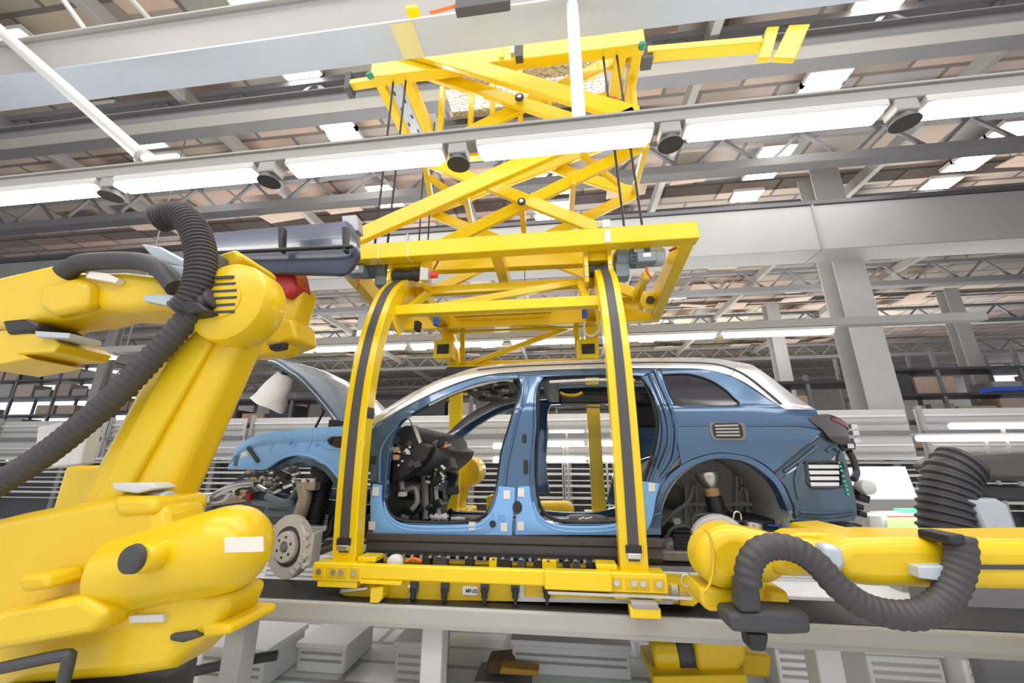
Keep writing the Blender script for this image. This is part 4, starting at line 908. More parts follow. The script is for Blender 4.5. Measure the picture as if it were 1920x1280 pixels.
hx = MB(); A = at(540, 800, 3.2); hx.box2((at(470, 830, 3.3).x, 3.15, 1.60), (-1.42, 3.35, 1.68)).box2((at(470, 830, 3.3).x, 4.55, 1.60), (-1.42, 4.75, 1.68)); hx.build('fender_support', BLUED, CAR)
MB().box2((-1.62, 3.1, 1.66), (-1.42, 4.8, 1.80)).build('cowl_panel', BLK, CAR, .02)

# plastic bag hung on the bonnet
A = at(536, 703, 3.35); rows = []
for j in range(9):
    t = j / 8; cx, cy, hw = 536 - 36 * t, 703 + 57 * t, 17 + 15 * t; ring = []
    for i in range(25):
        a = 2 * math.pi * i / 24; w = math.cos(a) * hw * (1 + .05 * math.sin(3 * a + j))
        p = at(cx + .88 * w, cy + .46 * w, 3.35); ring.append(p + V((0, math.sin(a) * (.05 + .06 * t), .006 * math.sin(5 * a))))
    rows.append(ring)
b_ = thing('plastic_bag', 'crumpled white plastic bag hanging under the raised bonnet', 'bag', A)
bgm = MB()
for r in range(8):
    bgm.slab([rows[r], rows[r + 1]], (0, .002, 0))
bgm.build('bag_sheet', BAG, b_); MB().box(A + V((.02, 0, .035)), (.10, .06, .06)).build('bag_clip', BLK, b_, .01)

# light blue protection covers lying on the body
def cover(name, label, m, bevel=.004):
    t = thing(name, label, 'cover', sum(m.v, V()) / len(m.v)); m.build('shell', COV, t, bevel); return t
m = MB()
patch(m, [(446, 832), (454, 828), (480, 816), (520, 808), (580, 802), (640, 799), (672, 798)], [(426, 877), (446, 855), (480, 838), (520, 832), (580, 828), (640, 826), (672, 826)], 30, 7, -.012, .012, .012)
patch(m, [(426, 877), (446, 855), (480, 838), (520, 832), (580, 828), (640, 826), (672, 826)], [(428, 880), (470, 880), (500, 879), (530, 860), (560, 855), (600, 866), (630, 890), (650, 930), (672, 930)], 40, 8, -.012, .012, .006)
t = cover('fender_cover', 'light blue protective cover on the front fender, embossed F2 and L', m)
lip = MB(); lip.tube(line_on([(498, 878), (515, 866), (535, 856), (560, 851), (590, 858), (615, 872), (636, 896)], -.018), .012, 8, 1); lip.build('cover_bead', COV, t)
lip = MB()
for pts in ([(513, 810), (511, 830), (506, 850)], [(586, 804), (582, 828), (576, 846)], [(640, 806), (615, 810), (604, 822), (610, 838), (640, 842)]): MB().tube(line_on(pts, -.016), .007, 8, 1).build('cover_crease', COV, t)
MB().prism([on_side(x, y, -.022) for x, y in [(640, 814), (622, 816), (612, 824), (618, 833), (632, 839), (645, 839), (645, 814)]], (0, .008, 0)).build('oval_opening', GLS, t)
MB().bar(on_side(465, 838, -.03), on_side(484, 865, -.03), .02, .028).build('black_strap', RUB, t, .005)
MB().prism([on_side(x, y, -.016) for x, y in ((452, 846), (463, 846), (464, 858), (451, 857))], (0, .004, 0)).build('paper_sticker', PAPER, t)
q = on_side(549, 828, -.019); text('F2', 'lettering', COV, t, q, .075, (math.pi / 2, 0, -.12), .006)
q = on_side(594, 828, -.019); text('L', 'lettering', COV, t, q, .075, (math.pi / 2, 0, -.12), .006)
m = MB()
patch(m, [(695, 906), (694, 950), (695, 985), (700, 1002)], [(716, 909), (715, 935), (722, 957), (742, 976)], 16, 5, -.012, .012, .004)
patch(m, [(722, 957), (742, 976), (775, 984), (870, 984), (905, 977), (920, 960)], [(698, 1003), (742, 1003), (775, 1003), (870, 1003), (915, 1003), (935, 1003)], 26, 6, -.012, .012, .008)
patch(m, [(935, 911), (930, 935), (920, 960), (905, 977), (905, 1003)], [(966, 914), (965, 940), (963, 960), (961, 980), (960, 1004)], 18, 6, -.012, .012, .006)
t = cover('sill_cover', 'light blue sill cover under the front door opening, embossed F2', m)
bd = MB()
for o_ in (0, 7): bd.tube(line_on([(720, 940 + o_ * .2), (727, 962 + o_), (745, 979 + o_), (780, 988 + o_), (870, 988 + o_), (905, 982 + o_), (925, 962 + o_)], -.016), .006, 8, 1)
bd.build('cover_bead', COV, t)
pp = MB()
for x, y in ((704, 921), (697, 985), (885, 986), (950, 927), (945, 988)): MB().prism([on_side(x + a, y + b, -.020) for a, b in ((-6, -8), (6, -8), (6, 8), (-6, 8))], (0, .004, 0)).build('paper_sticker', PAPER, t)
q = on_side(924, 982, -.02); MB().lathe([(.022, 0), (.022, .004)], q, (0, -1, 0)).build('cover_hole', BLK, t)
q = on_side(940, 971, -.02); text('F2', 'lettering', COV, t, q, .055, (math.pi / 2, 0, 0), .005)
m = MB()
patch(m, [(971, 912), (969, 940), (967, 975), (966, 1003)], [(993, 911), (996, 935), (1004, 958), (1022, 976)], 18, 5, -.012, .012, .006)
patch(m, [(1004, 958), (1022, 976), (1060, 985), (1130, 985), (1165, 977), (1190, 950)], [(966, 1003), (1022, 1003), (1060, 1003), (1130, 1003), (1175, 1003), (1205, 1003)], 26, 6, -.012, .012, .008)
patch(m, [(1205, 902), (1200, 930), (1190, 955), (1180, 985), (1185, 1003)], [(1237, 906), (1230, 935), (1226, 960), (1219, 985), (1206, 1003)], 18, 6, -.012, .012, .006)
t = cover('sill_cover', 'light blue sill cover under the rear door opening, behind the right hoop', m)
bd = MB()
for o_ in (0, 7): bd.tube(line_on([(1000, 940 + o_ * .2), (1008, 962 + o_), (1026, 979 + o_), (1060, 989 + o_), (1130, 989 + o_), (1165, 982 + o_)], -.016), .006, 8, 1)
bd.build('cover_bead', COV, t)
pp = MB()
for x, y in ((977, 923), (976, 986), (1222, 913)): MB().prism([on_side(x + a, y + b, -.020) for a, b in ((-6, -8), (6, -8), (6, 8), (-6, 8))], (0, .004, 0)).build('paper_sticker', PAPER, t)
MB().prism([on_side(970 + 9 * math.cos(a), 951 + 12 * math.sin(a), -.02) for a in [i * math.pi / 8 for i in range(16)]], (0, .006, 0)).build('cover_hole', BLK, t)

# ================================================================== robots
def pr(px, Y0, Y1, name, m, parent, bevel=.02, seg=3, label=None):
    return MB().prism(poly(px, Y0), (0, Y1 - Y0, 0)).build(name, m, parent, bevel, seg, label=label)
def drum(cx, cy, rpx, Y0, Y1, name, m, parent, dome=.12):
    p = at(cx, cy, Y0); r = pxm(cx, cy, Y0, rpx)
    return MB().lathe([(r * .82, 0), (r * .95, .015), (r, .05), (r, Y1 - Y0 - .03), (r * .9, Y1 - Y0)], p, (0, 1, 0), 40).build(name, m, parent)
RL = thing('industrial_robot', 'large yellow robot at the left edge, arm raised towards the lift', 'robot', (-2.3, 1.9, 0))
pb = at(190, 1262, 1.9)
MB().box2((pb.x - .55, 1.5, 0), (pb.x + .55, 2.35, .12)).cyl((pb.x, 1.92, .12), (pb.x, 1.92, pb.z), .34).build('pedestal', DGR, RL, .02)
pr([(-60, 985), (20, 965), (120, 945), (230, 925), (300, 945), (310, 1060), (380, 1110), (430, 1112), (400, 1180), (345, 1225), (310, 1262), (220, 1276), (-60, 1296)], 1.72, 1.98, 'carousel', ROB, RL, .05)
pr([(-60, 1165), (20, 1140), (150, 1118), (200, 1150), (170, 1190), (30, 1215), (-60, 1230)], 1.60, 1.76, 'carousel_rib', ROB, RL, .03)
A, B = at(230, 1075, 1.78), at(425, 1028, 1.78); ax = B - A; r0, r1 = pxm(240, 1060, 1.78, 74), pxm(420, 1028, 1.78, 82); Ld = ax.length
sd_ = MB().lathe([(r0, 0), (r0 * 1.0, .08), (r0 * 1.02, Ld * .5), (r1, Ld), (r1 * .97, Ld + r1 * .28), (r1 * .86, Ld + r1 * .55), (r1 * .66, Ld + r1 * .78), (r1 * .35, Ld + r1 * .93), (.01, Ld + r1 * .97)], A, ax, 40).build('shoulder_drum', ROB, RL)
pr([(420, 1008), (492, 1006), (493, 1034), (421, 1036)], 1.565, 1.572, 'white_label', PAPER, sd_, .001, label='white sticker')
cr_ = MB(); q = at(252, 1047, 1.54); cr_.lathe([(.055, .0), (.05, .02), (.03, .025)], q, (0, -1, 0)); cr_.build('axis_cover', DGR, sd_); drum(262, 1048, 30, 1.54, 1.70, 'axis_boss', ROB, sd_)
arm = pr(capsule_px((190, 1010), (412, 565), 78, 62, 14), 1.80, 2.00, 'lower_arm', ROB, RL, .05, 4)
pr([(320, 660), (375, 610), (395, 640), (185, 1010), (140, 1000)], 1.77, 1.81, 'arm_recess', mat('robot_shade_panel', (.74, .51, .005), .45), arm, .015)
eb = drum(420, 562, 72, 1.70, 1.90, 'elbow_housing', ROB, RL)
ins = MB()
for i in range(6): ins.box(at(422, 520 + i * 13, 1.697), (.15 - .02 * abs(i - 2.5), .012, .014))
ins.build('elbow_vents', DGR, eb); MB().lathe([(.10, 0), (.10, .01), (.085, .012)], at(420, 562, 1.705), (0, -1, 0), 32).build('elbow_cap', ROB, eb)
pr([(400, 478), (440, 466), (455, 480), (430, 500), (400, 500)], 1.8, 2.1, 'elbow_motor', YELD, RL, .02)
fa = pr([(345, 575), (330, 535), (300, 515), (230, 506), (150, 508), (100, 492), (30, 508), (-30, 522), (-50, 560), (-30, 612), (30, 622), (70, 600), (135, 592), (180, 580), (235, 582), (290, 576)], 1.78, 2.06, 'forearm', ROB, RL, .05, 4)
pr([(72, 530), (140, 520), (165, 530), (160, 575), (95, 590), (70, 575)], 1.72, 1.80, 'forearm_motor', ROB, fa, .03)
pr([(168, 508), (200, 512), (222, 522), (216, 530), (160, 520)], 1.74, 1.78, 'forearm_label', PAPER, fa, .003)
pr([(270, 552), (322, 552), (334, 566), (310, 572), (268, 564)], 1.74, 1.78, 'forearm_bracket', MOTL, fa, .004)
pr([(0, 600), (45, 596), (70, 606), (64, 622), (10, 626)], 1.76, 2.0, 'wrist_joint', BLK, RL, .02)
pr([(-40, 622), (20, 618), (95, 628), (112, 645), (100, 660), (40, 664), (55, 672), (-40, 690)], 1.78, 2.05, 'wrist', ROB, RL, .03)
pr([(65, 620), (130, 624), (128, 634), (66, 631)], 1.74, 1.9, 'wrist_plate', MOTL, RL, .004)
MB().tube([at(*q, 1.74) for q in ((118, 512), (150, 494), (200, 489), (260, 490), (300, 505), (330, 540))], .05, 14, 8).build('dress_hose', HOSE, RL)
MB().tube([at(*q, 1.70) for q in ((405, 560), (365, 585), (300, 655), (230, 728), (150, 800), (75, 858), (0, 905), (-60, 940))], pxm(200, 740, 1.7, 20), 16, 10, rib=.035, ribamp=.05).build('dress_hose', HOSE, RL)
MB().tube([at(*q, 1.68) for q in ((296, 412), (322, 404), (346, 408), (366, 434), (377, 475), (376, 520), (362, 560), (340, 585))], pxm(370, 480, 1.68, 21), 20, 10, rib=.022, ribamp=.07).build('ribbed_hose', HOSE, RL)
pr([(330, 560), (372, 566), (388, 582), (352, 588), (328, 574)], 1.62, 1.80, 'hose_clamp', BLK, RL, .01)
pr([(262, 456), (300, 462), (345, 488), (340, 500), (290, 486)], 1.8, 1.95, 'silver_bracket', MOTL, RL, .01); pr([(296, 492), (346, 500), (350, 525), (312, 524)], 1.78, 1.9, 'cable_bracket', MOTL, RL, .008)
pr([(380, 470), (402, 470), (402, 530), (380, 530)], 1.7, 1.8, 'elbow_bracket', DGR, RL, .01)
pr([(207, 905), (285, 905), (290, 916), (255, 925), (212, 920)], 1.72, 1.9, 'motor_plug', GRYL, RL, .01); pr([(205, 930), (285, 930), (288, 965), (215, 970)], 1.70, 2.0, 'shoulder_motor', ROB, RL, .03)
MB().cyl(at(290, 945, 1.8), at(315, 945, 1.8), .06).build('motor_cap', MOTL, RL, .01)
pr([(30, 1080), (85, 1076), (88, 1105), (36, 1112)], 1.58, 1.72, 'gear_cover', YELD, RL, .02); pr([(240, 1154), (305, 1152), (306, 1166), (242, 1168)], 1.70, 1.74, 'type_plate', GRYL, RL, .002)
pr([(315, 1190), (360, 1184), (372, 1196), (340, 1206), (316, 1202)], 1.70, 1.95, 'cable_plug', DGR, RL, .012); pr([(372, 1168), (430, 1172), (432, 1190), (380, 1198)], 1.72, 2.0, 'connector_box', YELD, RL, .015)
MB().tube([at(*q, 1.62) for q in ((-40, 1262), (30, 1246), (120, 1228), (128, 1240), (112, 1300))], .022, 10, 4).build('guard_bar', DGR, RL)
pr([(70, 800), (170, 780), (150, 870), (60, 880)], 2.12, 2.2, 'cable_tray', GRYL, RL, .01)

# second robot carrying the navy glass roof
RT2 = thing('industrial_robot', 'small yellow robot wrist with red coupling behind the elbow, gripping the navy panel', 'robot', (-2.1, 2.5, 0))
pr(capsule_px((520, 600), (535, 545), 26, 30), 2.42, 2.62, 'wrist', ROB, RT2, .03)
pr([(500, 590), (550, 595), (556, 635), (520, 648), (490, 640)], 2.40, 2.66, 'forearm', ROB, RT2, .03)
pr([(470, 640), (520, 632), (548, 642), (530, 664), (480, 668), (420, 668)], 2.44, 2.58, 'forearm', ROB, RT2, .03)
pr([(502, 645), (532, 640), (530, 652), (505, 656)], 2.36, 2.42, 'wrist_cap', BLK, RT2, .01)
pr(capsule_px((235, 900), (420, 652), 26, 22), 2.50, 2.62, 'upper_link', ROB, RT2, .03)
A = at(205, 900, 2.6); MB().box2((A.x - .2, 2.45, 0), (A.x + .16, 2.8, A.z + .1)).build('pedestal', ROB, RT2, .03)
pr([(486, 478), (528, 474), (548, 500), (556, 540), (540, 558), (515, 548), (495, 520)], 2.36, 2.56, 'red_coupling', RED, RT2, .03, label='red tool coupling')
for y in (483, 492, 502): pr([(506, y), (548, y + 4), (548, y + 6), (506, y + 2)], 2.33, 2.37, 'coupling_pin', STEEL, RT2, .001)
N_ = thing('glass_panel', 'dark navy glass roof panel with rounded end, held up left of the lift', 'panel', at(560, 470, 2.4))
ol = [(398, 436), (470, 426), (560, 418), (630, 413), (655, 417), (668, 432), (673, 455), (672, 485), (664, 503), (650, 513), (615, 517), (560, 516), (480, 512), (400, 508)]
def navy(px, py, t): return at(px, py, 2.30)
G = []
for j in range(9):
    t = j / 8; row = []
    for i in range(25):
        s = i / 24; x = 398 + s * 274
        top = 436 - 24 * s if s < .9 else 412 + 30 * ((s - .9) / .1) ** 2; bot = 508 + 8 * s if s < .88 else 515 - 36 * ((s - .88) / .12) ** 2
        row.append(at(x, top + (bot - top) * t, 2.30 - .07 * math.sin(math.pi * min(1, t * 1.0)) + .16 * (1 - t)))
    G.append(row)
MB().slab(G, (0, .04, .0)).build('glass_shell', NAVY, N_, .01)
MB().bar(at(402, 474, 2.23), at(662, 462, 2.23), .03, .02).build('cross_rail', BLK, N_, .006)
for x in (520, 640): pr([(x, 425), (x + 10, 424), (x + 8, 470), (x + 2, 470)], 2.22, 2.27, 'suction_bar', BLK, N_, .004)
pr([(640, 404), (668, 402), (672, 432), (644, 436)], 2.46, 2.55, 'grip_frame', mat('frame_grey', (.30, .30, .34), .5), N_, .01)

# right robot
RR = thing('industrial_robot', 'yellow robot reaching in from the right edge, black hose hanging below its forearm', 'robot', (3.6, 2.1, 0))
pr([(1585, 1012), (1700, 1010), (1920, 1014), (2250, 1010), (2250, 1122), (1920, 1110), (1720, 1106), (1640, 1103), (1590, 1096), (1562, 1075), (1560, 1040)], 1.95, 2.30, 'forearm', ROB, RR, .05, 4)
lnk = MB()
for y in (1060, 1064): lnk.bar(at(1720, y, 1.945), at(2100, y + 2, 1.945), .006, .008)
lnk.build('forearm_groove', DGR, RR)
pr([(1455, 1016), (1500, 1012), (1575, 1018), (1580, 1075), (1500, 1085), (1450, 1080)], 2.02, 2.26, 'forearm_neck', ROB, RR, .04)
pr([(1480, 1005), (1495, 999), (1560, 1000), (1580, 1008), (1570, 1018), (1480, 1016)], 2.1, 2.25, 'cable_duct', ROB, RR, .02); pr([(1530, 992), (1590, 988), (1605, 1000), (1600, 1012), (1530, 1010)], 2.3, 2.55, 'motor_housing', ROB, RR, .03)
pr([(1545, 1020), (1580, 1025), (1590, 1060), (1570, 1085), (1545, 1080)], 1.92, 2.0, 'flange_ring', MOTL, RR, .02)
wr = pr(capsule_px((1372, 1048), (1440, 1050), 62, 50, 14), 2.05, 2.28, 'wrist', ROB, RR, .06, 4)
pr([(1310, 1100), (1392, 1105), (1398, 1150), (1330, 1148), (1316, 1135)], 2.10, 2.32, 'wrist', ROB, RR, .03)
pr([(1440, 1100), (1478, 1108), (1486, 1144), (1440, 1146)], 2.25, 2.4, 'wrist_cover', YELD, RR, .02)
MB().tube([at(1316 + 44 * math.cos(a) * .5, 1050 + 60 * math.sin(a), 2.04) for a in [math.radians(-80 + i * 20) for i in range(9)]], .006, 6).build('wrist_seam', YELD, RR)
MB().tube([at(*q, 1.90) for q in ((1402, 1095), (1404, 1062), (1420, 1035), (1450, 1024), (1490, 1030), (1530, 1055), (1570, 1098), (1620, 1135), (1680, 1152), (1735, 1148), (1775, 1118), (1796, 1075), (1802, 1035), (1796, 1005))], pxm(1500, 1040, 1.9, 25), 20, 10, rib=.03, ribamp=.035).build('ribbed_hose', HOSE, RR)
pr([(1384, 1085), (1424, 1084), (1432, 1150), (1386, 1150)], 1.96, 2.05, 'hose_clamp', DGR, RR, .02)
pr([(1364, 1150), (1440, 1146), (1520, 1150), (1524, 1190), (1470, 1192), (1372, 1186)], 1.97, 2.12, 'tool_flange', DGR, RR, .02)
pr([(1402, 1186), (1444, 1188), (1438, 1224), (1408, 1222)], 1.99, 2.08, 'tool_spindle', BLK, RR, .015)
pr([(1722, 1062), (1790, 1060), (1796, 1080), (1770, 1090), (1724, 1084)], 1.90, 1.96, 'forearm_label', MOTL, RR, .004)
pr([(1780, 1002), (1812, 1002), (1814, 1022), (1782, 1022)], 1.85, 2.0, 'hose_clamp', BLK, RR, .01)
A = at(2200, 1066, 2.12)
MB().lathe([(.24, 0), (.26, .03), (.26, .40), (.22, .43)], (A.x, 1.9, A.z), (0, 1, 0), 36).build('elbow_housing', ROB, RR)
MB().bar((A.x, 2.12, A.z), (A.x + .5, 2.12, .5), .3, .3).build('lower_arm', ROB, RR, .05); MB().cyl((A.x + .5, 2.12, 0), (A.x + .5, 2.12, .55), .4).build('pedestal', DGR, RR, .03)

# motor unit under the rail
M_ = thing('drive_unit', 'yellow geared drive unit on the floor below the rail, under the right robot', 'motor', at(1340, 1250, 3.3))
Y = 3.25
MB().cyl(at(1222, 1228, Y), at(1272, 1228, Y), pxm(1240, 1228, Y, 34), n=28).build('motor_end', ROB, M_, .02)
MB().cyl(at(1266, 1228, Y), at(1310, 1228, Y), pxm(1240, 1228, Y, 36), n=28).build('gear_ring', DGR, M_, .01)
pr([(1304, 1206), (1350, 1196), (1400, 1204), (1402, 1240), (1384, 1262), (1310, 1262)], Y - .15, Y + .2, 'gear_case', ROB, M_, .03)
pr([(1225, 1268), (1400, 1264), (1404, 1282), (1225, 1290)], Y - .2, Y + .25, 'foot_plate', YELD, M_, .01); pr([(1392, 1226), (1448, 1230), (1444, 1272), (1390, 1268)], Y, Y + .3, 'cover_plate', YELD, M_, .02)
b0 = at(1310, 1270, Y).z; MB().box2((at(1230, 1270, Y).x, Y - .15, 0), (at(1400, 1270, Y).x, Y + .2, b0 - .02)).build('plinth', DGR, M_, .01)

# ================================================================== things beyond the line
# far robot seen through the doors
r3 = thing('industrial_robot', 'yellow robot beyond the car, seen through the front door opening', 'robot', (-1.3, 6.0, 0))
Y = 5.7
pr(capsule_px((836, 955), (862, 885), 26, 16), Y, Y + .35, 'lower_arm', ROB, r3, .04); drum(872, 884, 29, Y - .1, Y + .4, 'elbow_housing', ROB, r3)
A = at(836, 985, Y); MB().box2((A.x - .3, Y - .05, 0), (A.x + .3, Y + .6, A.z + .2)).build('pedestal', ROB, r3, .03)
pr([(912, 930), (932, 926), (930, 978), (912, 978)], Y, Y + .3, 'hose_bracket', ROB, r3, .02)
d4 = thing('drive_drum', 'yellow rounded drive drum beyond the car, seen low in the rear door opening', 'motor', at(1040, 980, 5.8))
A, B = at(1000, 955, 5.8), at(1062, 955, 5.8); r = pxm(1040, 955, 5.8, 17)
MB().lathe([(r, 0), (r, (B - A).length), (r * .85, (B - A).length + r * .5), (r * .4, (B - A).length + r * .85), (.01, (B - A).length + r * .9)], A, B - A, 30).build('drum_shell', ROB, d4)
MB().box2((A.x - .1, 5.65, 0), (B.x, 5.95, A.z - r * .8)).build('drum_stand', DGR, d4, .01)
# dark roller conveyor and guard panels behind the line
cv = thing('roller_conveyor', 'long dark conveyor with pale rollers behind the car', 'conveyor', (0, 8.6, 0))
z0, z1 = at(400, 942, 8.5).z, at(400, 862, 8.5).z
MB().box2((-20, 8.7, .3), (20, 9.6, z1 - .05)).build('conveyor_body', DGR, cv)
rl = MB()
for i in range(8):
    z = z0 + (z1 - z0) * (i + .4) / 8; rl.box2((-20, 8.5, z), (20, 8.56, z + (.045 if i % 2 else .02)))
rl.build('roller_bars', GRYL, cv)
lg = MB()
for x in range(-20, 21, 2): MB().box2((x, 8.52, 0), (x + .12, 8.7, z1)).build('leg', GRYD, cv)
MB().box2((-20, 8.4, z1), (20, 9.7, z1 + .06)).build('conveyor_rim', GRYL, cv)
for i, (x0, x1, lab) in enumerate(((-20, -16.4, 'at the left edge'), (-16.2, -12.7, 'left of the robot arm'), (-12.5, -8.4, 'far left beside the robot arm'), (-8.2, -4.6, 'behind the raised bonnet'), (-4.4, -1.1, 'seen through the front door opening'), (-.9, 3.2, 'seen through the rear door opening'), (3.4, 7.4, 'behind the car tail'), (7.6, 12.6, 'at the right, beside the dark tool'))):
    g_ = thing('guard_panel', 'pale grey guard panel above the dark conveyor, ' + lab, 'panel', (x0, 9.8, z1), 'pale guard panels behind the line')
    MB().box2((x0, 9.8, z1 + .05), (x1, 9.86, at(1100, 775, 9.8).z)).build('sheet', GRYL, g_, .01)
    MB().box2((x0, 9.72, z1 + .05), (x0 + .08, 9.8, at(1100, 770, 9.8).z)).build('post', GRY, g_); MB().box2((x0, 9.7, at(1100, 820, 9.8).z), (x1, 9.78, at(1100, 812, 9.8).z)).build('rail', GRYD, g_)
    for yy in (788, 800, 838, 850): MB().box2((x0 + .1, 9.74, at(1100, yy, 9.8).z), (x1 - .05, 9.79, at(1100, yy - 3, 9.8).z)).build('rail', WHT if yy in (788, 838) else GRY, g_)
for i, (a, b, y, lab) in enumerate(((1018, 1095, 832, 'upper tube lamp left of the far post in the rear door opening'), (1110, 1222, 831, 'upper tube lamp right of the far post in the rear door opening'), (1012, 1098, 861, 'lower tube lamp left of the far post in the rear door opening'),
                                   (1110, 1165, 860, 'lower tube lamp right of the far post in the rear door opening'), (925, 955, 836, 'upper tube lamp in the front door opening'), (925, 958, 862, 'lower tube lamp in the front door opening'),
                                   (1782, 1990, 799, 'upper long tube lamp at the right edge'), (1720, 1990, 822, 'lower long tube lamp at the right edge'), (1030, 1095, 809, 'thin tube lamp high in the rear door opening'))):
    A, B = at(a, y, 8.2), at(b, y, 8.2)
    t = thing('tube_light', 'white ' + lab, 'lamp', A, 'tube lamps behind the line'); r_ = .05 if i != 8 else .025
    MB().cyl((A.x, 8.2, A.z), (B.x, 8.2, A.z), r_, n=12).build('tube', TUBE, t); MB().box2((A.x - .03, 8.2, A.z + .03), (B.x + .03, 8.3, A.z + .09)).build('holder', GRY, t)
    MB().box2(((A.x + B.x) / 2 - .02, 8.24, 0), ((A.x + B.x) / 2 + .02, 8.28, A.z + .06)).build('stand', GRY, t)
# storage racks with boxes
def rack(x0, x1, Y, zt_, label, cols, seed):
    random.seed(seed)
    t = thing('storage_rack', label, 'rack', (x0, Y, 0)); fr_ = MB(); nb = max(2, int((x1 - x0) / 2.6))
    for i in range(nb + 1):
        x = x0 + (x1 - x0) * i / nb; MB().box2((x - .06, Y - .06, 0), (x + .06, Y + .06, zt_)).build('upright', GRYD, t); MB().box2((x - .06, Y + 1.1, 0), (x + .06, Y + 1.2, zt_)).build('upright', GRYD, t)
    lv = int(zt_ / 1.05); sh = MB()
    for j in range(1, lv + 1): sh.box2((x0, Y - .08, j * 1.05 - .1), (x1, Y + 1.2, j * 1.05))
    sh.build('shelves', DGR, t)
    for j in range(1, lv):
        x = x0 + .15
        while x < x1 - .5:
            w = random.uniform(.7, 1.5); h = random.uniform(.35, .85)
            if random.random() < .85:
                m = random.choice(cols); b = MB().box2((x, Y, j * 1.05), (min(x + w, x1), Y + .9, j * 1.05 + h)).build('storage_box', m, None)
                cn = {'cardboard_tan': 'tan', 'pale_wood_tan': 'pale tan', 'grey_paint': 'grey', 'dark_grey': 'dark grey', 'ochre_orange': 'ochre'}[m.name]
                tag(b, cn + ' box on the ' + label, 'box', cn + ' boxes on the ' + label)
            x += w + random.uniform(.08, .3)
CB = (TAN, TAN, TANL, GRY, DGR)
rack(-17, -9, 16, 4.4, 'dark rack far left behind the robot', CB, 1)
rack(-8.4, -3.5, 15, 4.2, 'dark rack behind the raised bonnet', CB + (ORNG,), 2)
rack(5.6, 10.8, 14.5, 4.4, 'rack behind the car tail', (ORNG, TAN, GRY, DGR, TAN), 3)
rack(12.2, 24, 18, 6.0, 'tall rack at the right edge', CB + (TAN,), 4)
rack(-3, 5, 20, 4.2, 'distant rack seen above the silver roof', CB, 5)
rack(-45, -27, 20, 7.5, 'tall distant rack in the left corner', CB, 8)
rack(-26, -18.5, 19, 6.0, 'distant rack at the left edge', CB, 6)
# white cabinet, screen and dark tool right of the car
Y = 5.6
cb_ = thing('white_cabinet', 'white slanting lit panel right of the car tail', 'cabinet', at(1680, 980, Y))
pr([(1612, 878), (1700, 877), (1724, 937), (1628, 937)], Y, Y + .5, 'white_front', SCRNW, cb_, .02)
A, B = at(1610, 936, Y), at(1730, 880, Y); MB().box2((A.x, Y + .02, 0), (B.x, Y + .5, A.z)).build('cabinet_body', GRY, cb_, .02); MB().bar(at(1606, 877, Y - .02), at(1694, 877, Y - .02), .06, .03).build('lamp_bar', TUBE, cb_)
hm = thing('control_screen', 'control box with green lit screen above the right robot', 'screen', at(1710, 985, 4.6)); Y = 4.6
pr([(1655, 962), (1768, 960), (1772, 1002), (1660, 1004)], Y, Y + .2, 'screen_housing', GRYL, hm, .02); pr([(1664, 970), (1754, 970), (1757, 995), (1668, 997)], Y - .012, Y, 'green_screen', SCRN, hm, .002)
pr([(1664, 967), (1752, 966), (1752, 968), (1664, 969)], Y - .01, Y, 'red_strip', REDB, hm, .001); pr([(1669, 998), (1758, 997), (1758, 1000), (1669, 1001)], Y - .01, Y, 'red_strip', REDB, hm, .001)
MB().bar(at(1616, 964, Y - .02), at(1772, 964, Y - .02), .04, .02).build('light_strip', TUBE, hm); pr([(1692, 955), (1754, 955), (1756, 958), (1692, 958)], Y - .01, Y + .1, 'green_signal', LEDG, hm, .001)
A = at(1660, 1003, Y); B = at(1768, 1003, Y); MB().box2((A.x + .05, Y + .03, 0), (B.x - .05, Y + .2, A.z + .05)).build('stand', GRY, hm, .02)
tl_ = thing('hose_tool', 'dark ribbed hose tool standing at the right edge', 'tool', at(1790, 1010, 3.6)); Y = 3.6
MB().tube([at(*q, Y) for q in ((1775, 1010), (1772, 970), (1775, 930), (1785, 890), (1808, 866))], pxm(1780, 930, Y, 40), 20, 8, rib=.05, ribamp=.06).build('ribbed_hose', DGR, tl_)
pr([(1785, 870), (1820, 852), (1990, 846), (1990, 905), (1850, 900), (1800, 890)], Y - .1, Y + .3, 'tool_head', SKIRT, tl_, .04); pr([(1800, 905), (1990, 915), (1990, 945), (1880, 938), (1810, 925)], Y + .1, Y + .3, 'tool_rail', DGR, tl_, .02)
pr([(1795, 935), (1870, 934), (1890, 945), (1912, 1003), (1850, 1003), (1826, 948)], Y - .15, Y + .1, 'grey_cover', MOTL, tl_, .02)
A = at(1775, 1008, Y); MB().box2((A.x - .15, Y - .2, 0), (A.x + .9, Y + .3, A.z)).build('stand', GRYD, tl_, .02)
bl = tag(MB().box2(at(1868, 732, 16), at(1990, 727, 16.6)).build('hanging_sign', BCAB), 'flat blue strip hanging among the racks at the right edge', 'sign')
b_ = at(1868, 727, 16)
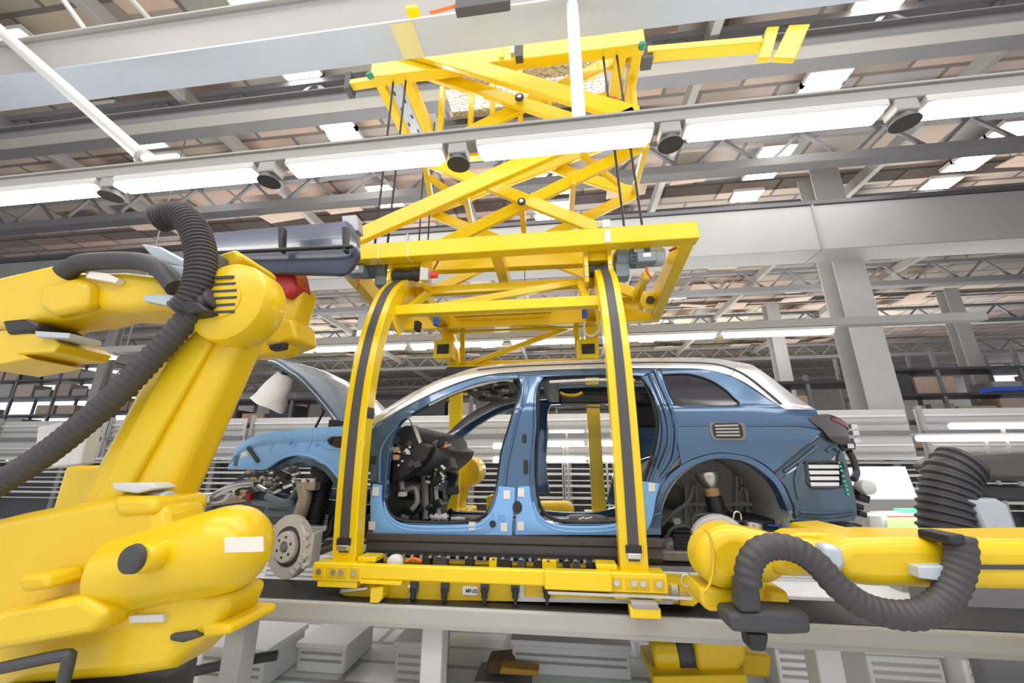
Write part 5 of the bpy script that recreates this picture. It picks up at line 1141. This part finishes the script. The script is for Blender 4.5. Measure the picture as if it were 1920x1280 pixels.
# white boxes and low barriers on the floor
for i, (x0, x1, yt, yb, Y, lab, m) in enumerate(((500, 640, 1040, 1112, 4.9, 'low white guard box behind the brake disc', WHT), (742, 812, 1203, 1300, 3.4, 'pale square post box under the rail', GRYL), (560, 650, 1205, 1300, 3.6, 'white louvred box under the rail left of the post box', WHT),
                                             (960, 1180, 1200, 1290, 3.8, 'long white louvred box under the middle of the rail', WHT), (1450, 1520, 1205, 1290, 3.7, 'white box under the rail right of the drive unit', WHT), (1470, 1920, 1118, 1142, 4.4, 'low white kerb block behind the hanging hose', WHT),
                                             (1620, 1760, 1215, 1290, 3.6, 'wide pale box at the bottom right', GRYL), (1800, 1910, 1222, 1290, 3.5, 'white box in the bottom right corner', WHT), (380, 500, 1212, 1300, 3.3, 'white box on the floor right of the left robot base', WHT))):
    A, B = at(x0, yt, Y), at(x1, yt, Y); t = thing('floor_box', lab, 'box', (A.x, Y, 0))
    MB().box2((A.x, Y, 0), (B.x, Y + .5, A.z)).build('box_body', m, t, .015); MB().box2((A.x - .015, Y - .015, A.z - .03), (B.x + .015, Y + .515, A.z + .01)).build('lid', m, t, .006)
    s_ = MB(); z = .08
    while z < A.z - .06: s_.box2((A.x + .03, Y - .006, z), (B.x - .03, Y + .01, z + .018)); z += .05
    s_.build('louvres', GRY, t)
tag(MB().tube([at(330, 1266, 2.9), at(400, 1250, 2.9), at(470, 1236, 2.9), at(520, 1228, 2.95)], .03, 10).build('floor_cable', DGR), 'thick dark cable running past the base of the left robot', 'cable')
dv_ = thing('floor_valve', 'small brown and ochre valve block on the floor below the rail', 'valve', at(930, 1260, 3.7)); pr([(912, 1240), (960, 1236), (968, 1260), (912, 1268)], 3.7, 3.9, 'valve_body', mat('brown_metal', (.16, .09, .05), .6), dv_, .02); pr([(940, 1250), (1010, 1258), (1008, 1268), (935, 1264)], 3.6, 3.72, 'valve_arm', ORNG, dv_, .01)
A = at(940, 1266, 3.75); MB().box2((A.x - .2, 3.65, 0), (A.x + .25, 3.95, A.z)).build('valve_stand', GRYD, dv_, .01)
